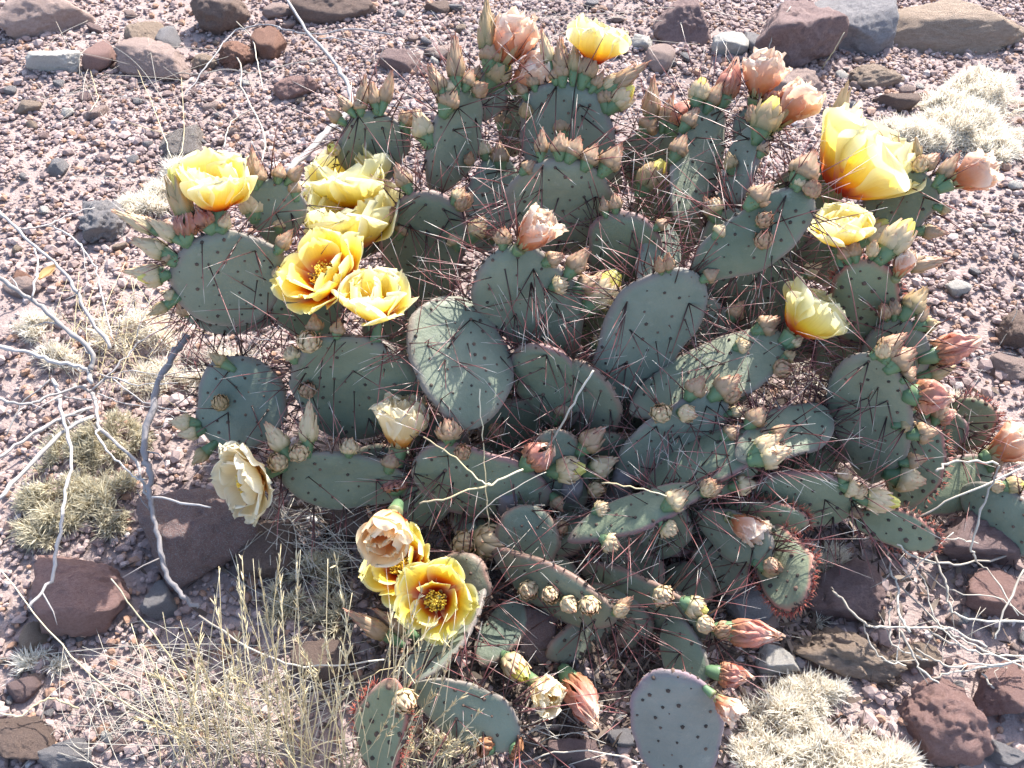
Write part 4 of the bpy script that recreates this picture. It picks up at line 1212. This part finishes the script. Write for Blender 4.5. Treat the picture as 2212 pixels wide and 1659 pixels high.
fluff('small bright fluff grass tuft under the red-tipped young pad', [(1800, 1200, 110, 60), (1765, 1270, 50, 110)])
fluff('pale fluff grass tuft at the right edge behind the red-rimmed pad', [(2150, 945, 110, 60), (2085, 860, 90, 40)])
fluff('sparse pale tuft left of the lowest bare branches', [(95, 770, 120, 60), (60, 700, 90, 50)], dens=.7)
fluff('bleached tuft of matted straw under the left pads', [(280, 700, 170, 120), (450, 770, 170, 80), (330, 800, 150, 70)], dens=.8)
fluff('dry tuft between the pads on the right', [(1790, 790, 90, 110), (1760, 720, 70, 60)], dens=.6)
fluff('brownish dry tuft below the striped sunlit pad', [(1830, 1060, 110, 80)], dens=.6)
fluff('tiny grey tuft beside the rounded stone at lower left', [(60, 1425, 80, 50)], dens=.6)


# ------------------------------------------------------------------ dry straw grass at the lower left
def straw(label, roots, tips, n, hlo, hhi, mat='straw', seeds=True, name='dry_grass_clump', wd=0.00066, lean=0):
    mb = MB()
    r0 = at_h(*roots[:2], 0); r0[2] = gz(r0[0], r0[1])
    for i in range(n):
        rx = roots[0] + random.gauss(0, roots[2])
        a = at_h(rx, roots[1] + random.gauss(0, roots[3]), 0); a[2] = gz(a[0], a[1])
        tx, ty = random.uniform(tips[0], tips[2]), random.uniform(tips[1], tips[3])
        if seeds: tx = rx + lean + random.gauss(0, 75)
        b = at_h(tx, ty, random.uniform(hlo, hhi))
        sag = np.array([random.gauss(0, .008), random.gauss(0, .008), random.uniform(0, .02)])
        P = smooth_path([a, a + (b - a) * .5 + sag, b], 5)
        w = wd * random.uniform(.7, 1.25)
        V_, F_, U_ = tube(P, np.linspace(w, w * .5, len(P)), 4, random.random())
        U_[:, 1] = np.clip(U_[:, 1] * .5 + random.uniform(0, .5), 0, 1)
        mb.add(V_ - r0, F_, U_)
        if seeds and random.random() < .6:          # narrow seed head
            k = 26
            tt = np.random.default_rng(i).uniform(.58, 1, k)
            idx = np.clip((tt * (len(P) - 1)).astype(int), 0, len(P) - 2)
            fr = tt * (len(P) - 1) - idx
            Q = P[idx] * (1 - fr)[:, None] + P[idx + 1] * fr[:, None]
            T = unit(P[-1] - P[-2])
            blades(Q - r0, T[None] * 1.0 + rng.normal(0, .22, (k, 3)), rng.uniform(.008, .016, k), np.full(k, .0007), np.zeros((k, 3)), mb)
    o = obj(name, mb.mesh(name), M[mat], loc=r0)
    tag(o, label, 'grass', 'dry straw-coloured grass clumps')
    return o


straw('tall straw-coloured grass clump at the bottom left of the cactus', (660, 1690, 95, 40), (470, 1170, 880, 1500), 50, .14, .34, lean=-20)
straw('leaning straw grass clump in front of the spiny lower pad', (800, 1700, 60, 30), (780, 1300, 1060, 1560), 30, .14, .30, lean=70)
straw('straw grass clump cut by the bottom edge near the left', (500, 1690, 80, 40), (200, 1340, 560, 1600), 24, .10, .26, lean=-70)
straw('matted grey grass litter below the red rock', (400, 1560, 170, 100), (120, 1330, 820, 1655), 150, .004, .04, 'straw_grey', False)
straw('small straw tuft at the bottom edge beside the dead flowers', (955, 1650, 30, 24), (900, 1560, 1050, 1640), 40, .02, .09, lean=20)
straw('thin dry stems among stones under the cactus front', (1190, 1600, 60, 40), (1080, 1460, 1400, 1640), 22, .005, .05, 'straw_grey', False)
straw('loose grey straw litter beside the lichen rock', (620, 1130, 90, 50), (500, 1060, 860, 1330), 90, .005, .07, 'straw_grey', False)
straw('tangled dry stems under the left pads', (480, 770, 90, 40), (360, 690, 640, 850), 44, .005, .07, 'straw_grey', False)
straw('wispy dry grass at the foot of the dead shrub', (240, 760, 90, 60), (120, 560, 340, 860), 50, .01, .09, 'straw', False)
straw('thin straws standing behind the back buds', (1130, 110, 160, 40), (960, 0, 1360, 130), 26, .02, .14, 'straw_grey', False)
straw('brown dry litter in the heart of the cactus', (1300, 1120, 180, 80), (1050, 950, 1600, 1260), 60, .01, .12, 'straw_grey', False)
straw('reddish dry straw behind the young green pad', (1790, 800, 60, 60), (1700, 700, 1860, 860), 40, .01, .10, 'straw_grey', False)
straw('short straw stubs on the gravel at upper left', (250, 180, 160, 90), (60, 20, 560, 300), 24, .01, .05, 'straw_grey', False)


# ------------------------------------------------------------------ twigs and dead shrubs
def px_path(pts, h0, h1):
    n = len(pts)
    return np.array([at_h(x, y, h0 + (h1 - h0) * i / max(1, n - 1)) for i, (x, y) in enumerate(pts)])


def pth(s):
    v = [float(q) for q in s.replace(',', ' ').split()]
    return list(zip(v[::2], v[1::2]))


def branches(name, label, cat, items, mat, group=None, part='branch'):
    root = None
    e = None
    for s, h0, h1, r0, r1 in items:
        P = smooth_path(px_path(pth(s), h0, h1), 5)
        P[1:-1] += rng.normal(0, 0.0011, P[1:-1].shape)
        if e is None:
            root = P[0].copy(); root[2] = max(0, gz(root[0], root[1])) if root[2] < .02 else root[2]
            e = obj(name, None, loc=root); e.empty_display_size = .03
            tag(e, label, cat, group)
        V_, F_, U_ = tube(P, np.linspace(r0, r1, len(P)) * S * 0.60 * (1 + rng.normal(0, .12, len(P))), 7, rng.uniform(.3, .9))
        mb = MB(); mb.add(V_ - root, F_, U_)
        for _ in range(rng.integers(1, 4) if len(P) > 12 and r0 > .0024 else 0):     # thin side shoots
            k = rng.integers(4, len(P) - 2); T = unit(P[k + 1] - P[k - 1])
            d = unit(T * rng.uniform(.3, .9) * rng.choice([-1, 1]) + rng.normal(0, .7, 3) * [1, 1, .5]); ln = rng.uniform(.015, .06)
            q = np.array([P[k], P[k] + d * ln * .5 + rng.normal(0, .003, 3), P[k] + d * ln])
            q[:, 2] = np.maximum(q[:, 2], .003)
            V_, F_, U_ = tube(q, np.array([.45, .3, .12]) * r0 * S * .6, 5, rng.uniform(.3, .9))
            mb.add(V_ - root, F_, U_)
        obj(part, mb.mesh(part), M[mat], e)
    return e


branches('dead_shrub', 'bleached grey dead shrub spreading its bare branches at the left', 'shrub', [
    ('199 850 209 880 216 926 286 986 307 1036 324 1079', .03, .10, .0065, .0035),
    ('238 753 206 703 178 662 163 626 127 576 74 532 24 482 -20 440', .08, .16, .006, .005), ('197 800 197 758 130 698 70 648 31 626 -10 590', .08, .16, .0075, .007),
    ('199 830 182 794 120 784 60 763 -10 746', .07, .12, .006, .006), ('43 495 96 487 134 472 173 456 204 448', .14, .09, .0035, .002),
    ('96 487 120 492 158 516 178 535 206 580 216 621 230 681 245 734', .12, .06, .0035, .0025), ('74 537 82 571 70 640', .14, .14, .003, .0035),
    ('108 820 48 875 14 940', .08, .05, .003, .002), ('-5 861 48 873 96 861 163 837 199 842', .10, .05, .004, .004),
    ('113 818 130 854 127 866 139 916 156 1000 142 1060 134 1120 122 1192 108 1255 62 1312', .06, .10, .0055, .004),
    ('216 926 209 940 240 983 281 1024 312 1036', .07, .10, .0035, .002), ('-10 992 60 945 130 906 200 880', .10, .06, .005, .005), ('-10 1085 72 995 144 930 202 900', .09, .05, .006, .006),
    ('139 856 170 862 199 863', .06, .05, .003, .003), ('329 1074 390 1084 456 1096', .13, .14, .0032, .0025), ('216 808 300 830 384 827', .06, .08, .0025, .0015),
    ('240 815 312 866 408 892', .06, .08, .002, .0014), ('199 842 254 791 298 741 372 703', .05, .09, .0035, .002), ('295 743 300 710 331 628', .08, .14, .002, .0012),
    ('199 842 270 800 350 812 420 790', .05, .07, .002, .001), ('210 850 260 870 330 880 380 905', .05, .06, .0022, .001),
    ('250 734 262 690 300 640', .06, .12, .0015, .0008), ('178 535 186 600 180 640', .10, .08, .0015, .001),
], 'wood')
branches('weathered_stick', 'grey weathered stick propped between the left pads and the lichen rock', 'stick', [
    ('430 1312 395 1290 362 1246 346 1192 334 1120 322 1072 324 1024 312 983 314 940 326 892 341 832 358 794 382 758 405 722', .04, .19, .006, .0105),
], 'wood_dark')
branches('dead_branch', 'grey forked dead branch leaning over the back left pads', 'branch', [
    ('616 -10 659 62 705 113 743 168 757 204 753 240 721 271 673 319 621 372', .05, .34, .0068, .0105),
    ('753 242 796 223 850 230 935 246', .28, .30, .0035, .002), ('729 276 755 290 796 271 850 246', .30, .32, .003, .0018),
    ('850 75 757 62 681 74 621 65 570 52 525 62 500 72 455 132 431 163 400 204', .06, .01, .004, .003), ('690 84 721 82 760 89 800 103', .07, .06, .003, .002),
], 'wood_mid')
TW = [('thin pale twig crossing the rusty rocks at upper left', '440 -8 520 55 546 89 556 134 568 192', .01, .05, .003, .002),
      ('kinked pale twig standing above the leftmost buds', '498 110 520 139 522 187 553 250 573 300 565 350', .01, .10, .0035, .003),
      ('short curved twig left of the kinked pale twig', '549 233 505 259 489 288 484 319', .03, .03, .003, .0025),
      ('long grey twig lying across gravel below the rusty rocks', '376 158 433 160 489 149 553 158 609 142 705 125', .008, .03, .003, .002),
      ('straight straw stalk slanting over gravel toward the left flower', '289 134 325 216 352 288 371 341', .01, .05, .0018, .002),
      ('faint straw stalk meeting the slanting one at the white-topped block', '256 258 352 286 420 290', .008, .03, .0018, .0015),
      ('upright straw stalk in front of the white-topped block', '392 168 396 300 382 350', .02, .06, .0016, .0012),
      ('long pale stalk lying on the gravel at far left', '100 400 175 380 330 390', .008, .02, .0018, .0014),
      ('bent straw on the gravel left of the long pinkish rock', '190 130 205 190 212 212 195 240', .008, .03, .0018, .0014),
      ('golden straw rising through the middle of the cactus', '1055 1142 1048 1040 1042 940 1037 840', .10, .24, .0016, .0018),
      ('white straw arching across the lower middle pads', '906 1088 960 1078 1040 1052 1065 1046 1130 1014', .24, .24, .0022, .0024),
      ('thin brown twig crossing the white straw', '915 944 985 992 1035 1038 1060 1046', .24, .25, .0018, .0018),
      ('feathery dry stalk leaning up from the lowest buds', '1012 1150 1040 1105 1100 1062 1180 1020', .16, .22, .0014, .001),
      ('white forked twig standing above the pink dried flower', '1180 968 1210 925 1240 870 1282 800', .18, .30, .0024, .0028),
      ('split white straw right of the lower middle buds', '1300 1044 1360 1050 1440 1072', .22, .22, .0022, .0014),
      ('short white forked stick in the shade below the lower right pad', '1380 1178 1405 1150 1420 1130', .10, .12, .0024, .002),
      ('tall seed stalk standing at the right edge behind a brown rock', '2156 750 2190 690 2200 650', .02, .08, .0014, .001),
      ('straw stalk leaning beside the square-edged grey block', '1775 148 1800 110 1824 70', .01, .10, .003, .002),
      ('forked straw in front of the sloping purple rock', '1717 140 1728 118 1746 97', .01, .06, .002, .0014),
      ('arching dry stem above the row of back right buds', '1660 122 1665 90 1680 52 1708 14', .06, .12, .0022, .0016),
      ('long curved yellow straw over the lower left gravel', '420 1600 250 1505 130 1390 0 1230', .03, .14, .0022, .0014),
      ('yellow straw crossing the brick-red rock', '452 1590 380 1440 300 1330 240 1250', .04, .20, .0020, .0014),
      ('twisted pale ribbon leaf at the bottom left', '170 1530 120 1510 80 1520 45 1545 0 1540', .02, .04, .0028, .002),
      ('curved white stem lying over the bottom grass', '430 1330 560 1410 660 1440 830 1425', .05, .08, .0026, .002),
      ('thin arching straw below the lowest open flower', '640 1540 760 1480 860 1440 900 1480', .05, .08, .0016, .001),
      ('smooth dry stem at the very bottom edge of the picture', '1060 1700 1150 1640 1270 1622 1400 1650', .03, .05, .002, .0016),
      ]
for lab, s, h0, h1, r0, r1 in TW:
    P = smooth_path(px_path(pth(s), h0, h1), 5)
    P[1:-1] += rng.normal(0, 0.0008, P[1:-1].shape)
    c = P[0].copy()
    V_, F_, U_ = tube(P, np.linspace(r0, r1, len(P)) * S * 0.62, 5, rng.uniform(.5, 1))
    mb = MB(); mb.add(V_ - c, F_, U_)
    tag(obj('twig', mb.mesh('twig'), M['straw' if ('straw' in lab or 'ribbon' in lab) else 'straw_grey'], loc=c), lab, 'twig', 'loose twigs and stalks')

branches('pale_stem_plant', 'tangle of pale bare stems over the rocks at the right edge', 'plant', [
    ('2212 1188 2089 1217 2029 1215 1969 1198 1938 1176', .03, .10, .003, .0022), ('2022 1018 2053 999 2101 996 2156 1003', .22, .20, .003, .0026), ('2159 1006 2137 1054 2111 1133 2099 1181 2108 1212', .20, .06, .0026, .0028),
    ('1979 1121 2065 1073 2230 1003', .12, .18, .0024, .0024), ('1919 1193 1923 1236 1940 1265 1940 1325 1966 1366', .06, .06, .003, .0032), ('2027 1162 2070 1165 2113 1174', .1, .08, .002, .0015),
    ('2020 1200 2041 1261 2051 1304 2087 1335 2225 1344', .08, .05, .003, .003), ('1794 1268 1815 1294 1866 1345 1890 1352 1969 1357 2051 1359 2132 1398', .07, .05, .0032, .0022),
    ('1866 1345 1880 1390 1916 1426 1957 1438', .06, .04, .0024, .0018), ('1923 1311 1921 1345 1928 1390 1969 1414 2005 1426', .06, .04, .0026, .0018),
    ('1945 1362 1969 1405 1993 1448 2029 1479', .06, .04, .0034, .0026), ('2015 1465 2053 1455 2137 1438 2225 1426', .04, .05, .0028, .0026), ('1976 1400 2029 1431 2089 1438 2225 1429', .05, .05, .0026, .002),
    ('2005 1359 2065 1395 2137 1414 2225 1417', .05, .05, .0026, .0022), ('1950 1200 2000 1260 2010 1310 2040 1360 2080 1400', .07, .05, .0022, .0016), ('1945 1265 2010 1330 2060 1370 2140 1410 2225 1450', .05, .05, .0026, .002),
    ('2108 1212 2140 1240 2200 1330', .05, .05, .0022, .0015), ('1947 1255 1990 1215 2060 1150', .05, .12, .002, .0014), ('2212 1230 2170 1320 2150 1380', .08, .05, .0026, .002), ('2120 1455 2140 1480 2166 1500', .03, .02, .003, .002),
    ('1940 1300 1942 1360 1936 1430', .05, .04, .0022, .0014), ('1990 1230 2060 1280 2150 1290 2212 1330', .06, .06, .0018, .0014),
], 'straw_grey', part='stem')

# small dry leaf and a pale shell fragment
mb = MB()
vv, ss = np.linspace(0, 1, 7), np.linspace(-1, 1, 5)
VV = [[(v - .5) * .05 * S, s * .011 * S * math.sin(math.pi * min(.97, v + .03)), .004 + .006 * s * s * S + .004 * v] for v in vv for s in ss]
mb.add(VV, grid_faces(7, 5), [[abs(s), v] for v in vv for s in ss])
c = at_h(112, 608, .004); c[2] = gz(c[0], c[1]) + .006
lf = obj('dry_leaf', mb.mesh('dry_leaf'), M['leaf'], loc=c); lf.rotation_euler = (0.2, 0.1, 1.15)
tag(lf, 'small orange-tan dry leaf on the ground between the bare branches', 'leaf')
c = at_h(668, 1126, .006)
a = np.linspace(0, 2.4, 9)
V_, F_, U_ = tube(np.stack([.010 * S * np.cos(a), .010 * S * np.sin(a), .002 + 0 * a], -1), np.linspace(.0065, .0045, 9) * S * np.sin(np.linspace(.5, 2.4, 9)), 8)
mb = MB(); mb.add(V_, F_, U_)
c[2] = gz(c[0], c[1]) + .006
tag(obj('shell_fragment', mb.mesh('shell_fragment'), M['shell'], loc=c), 'tiny white curled shell fragment in the shade right of the lichen rock', 'shell')
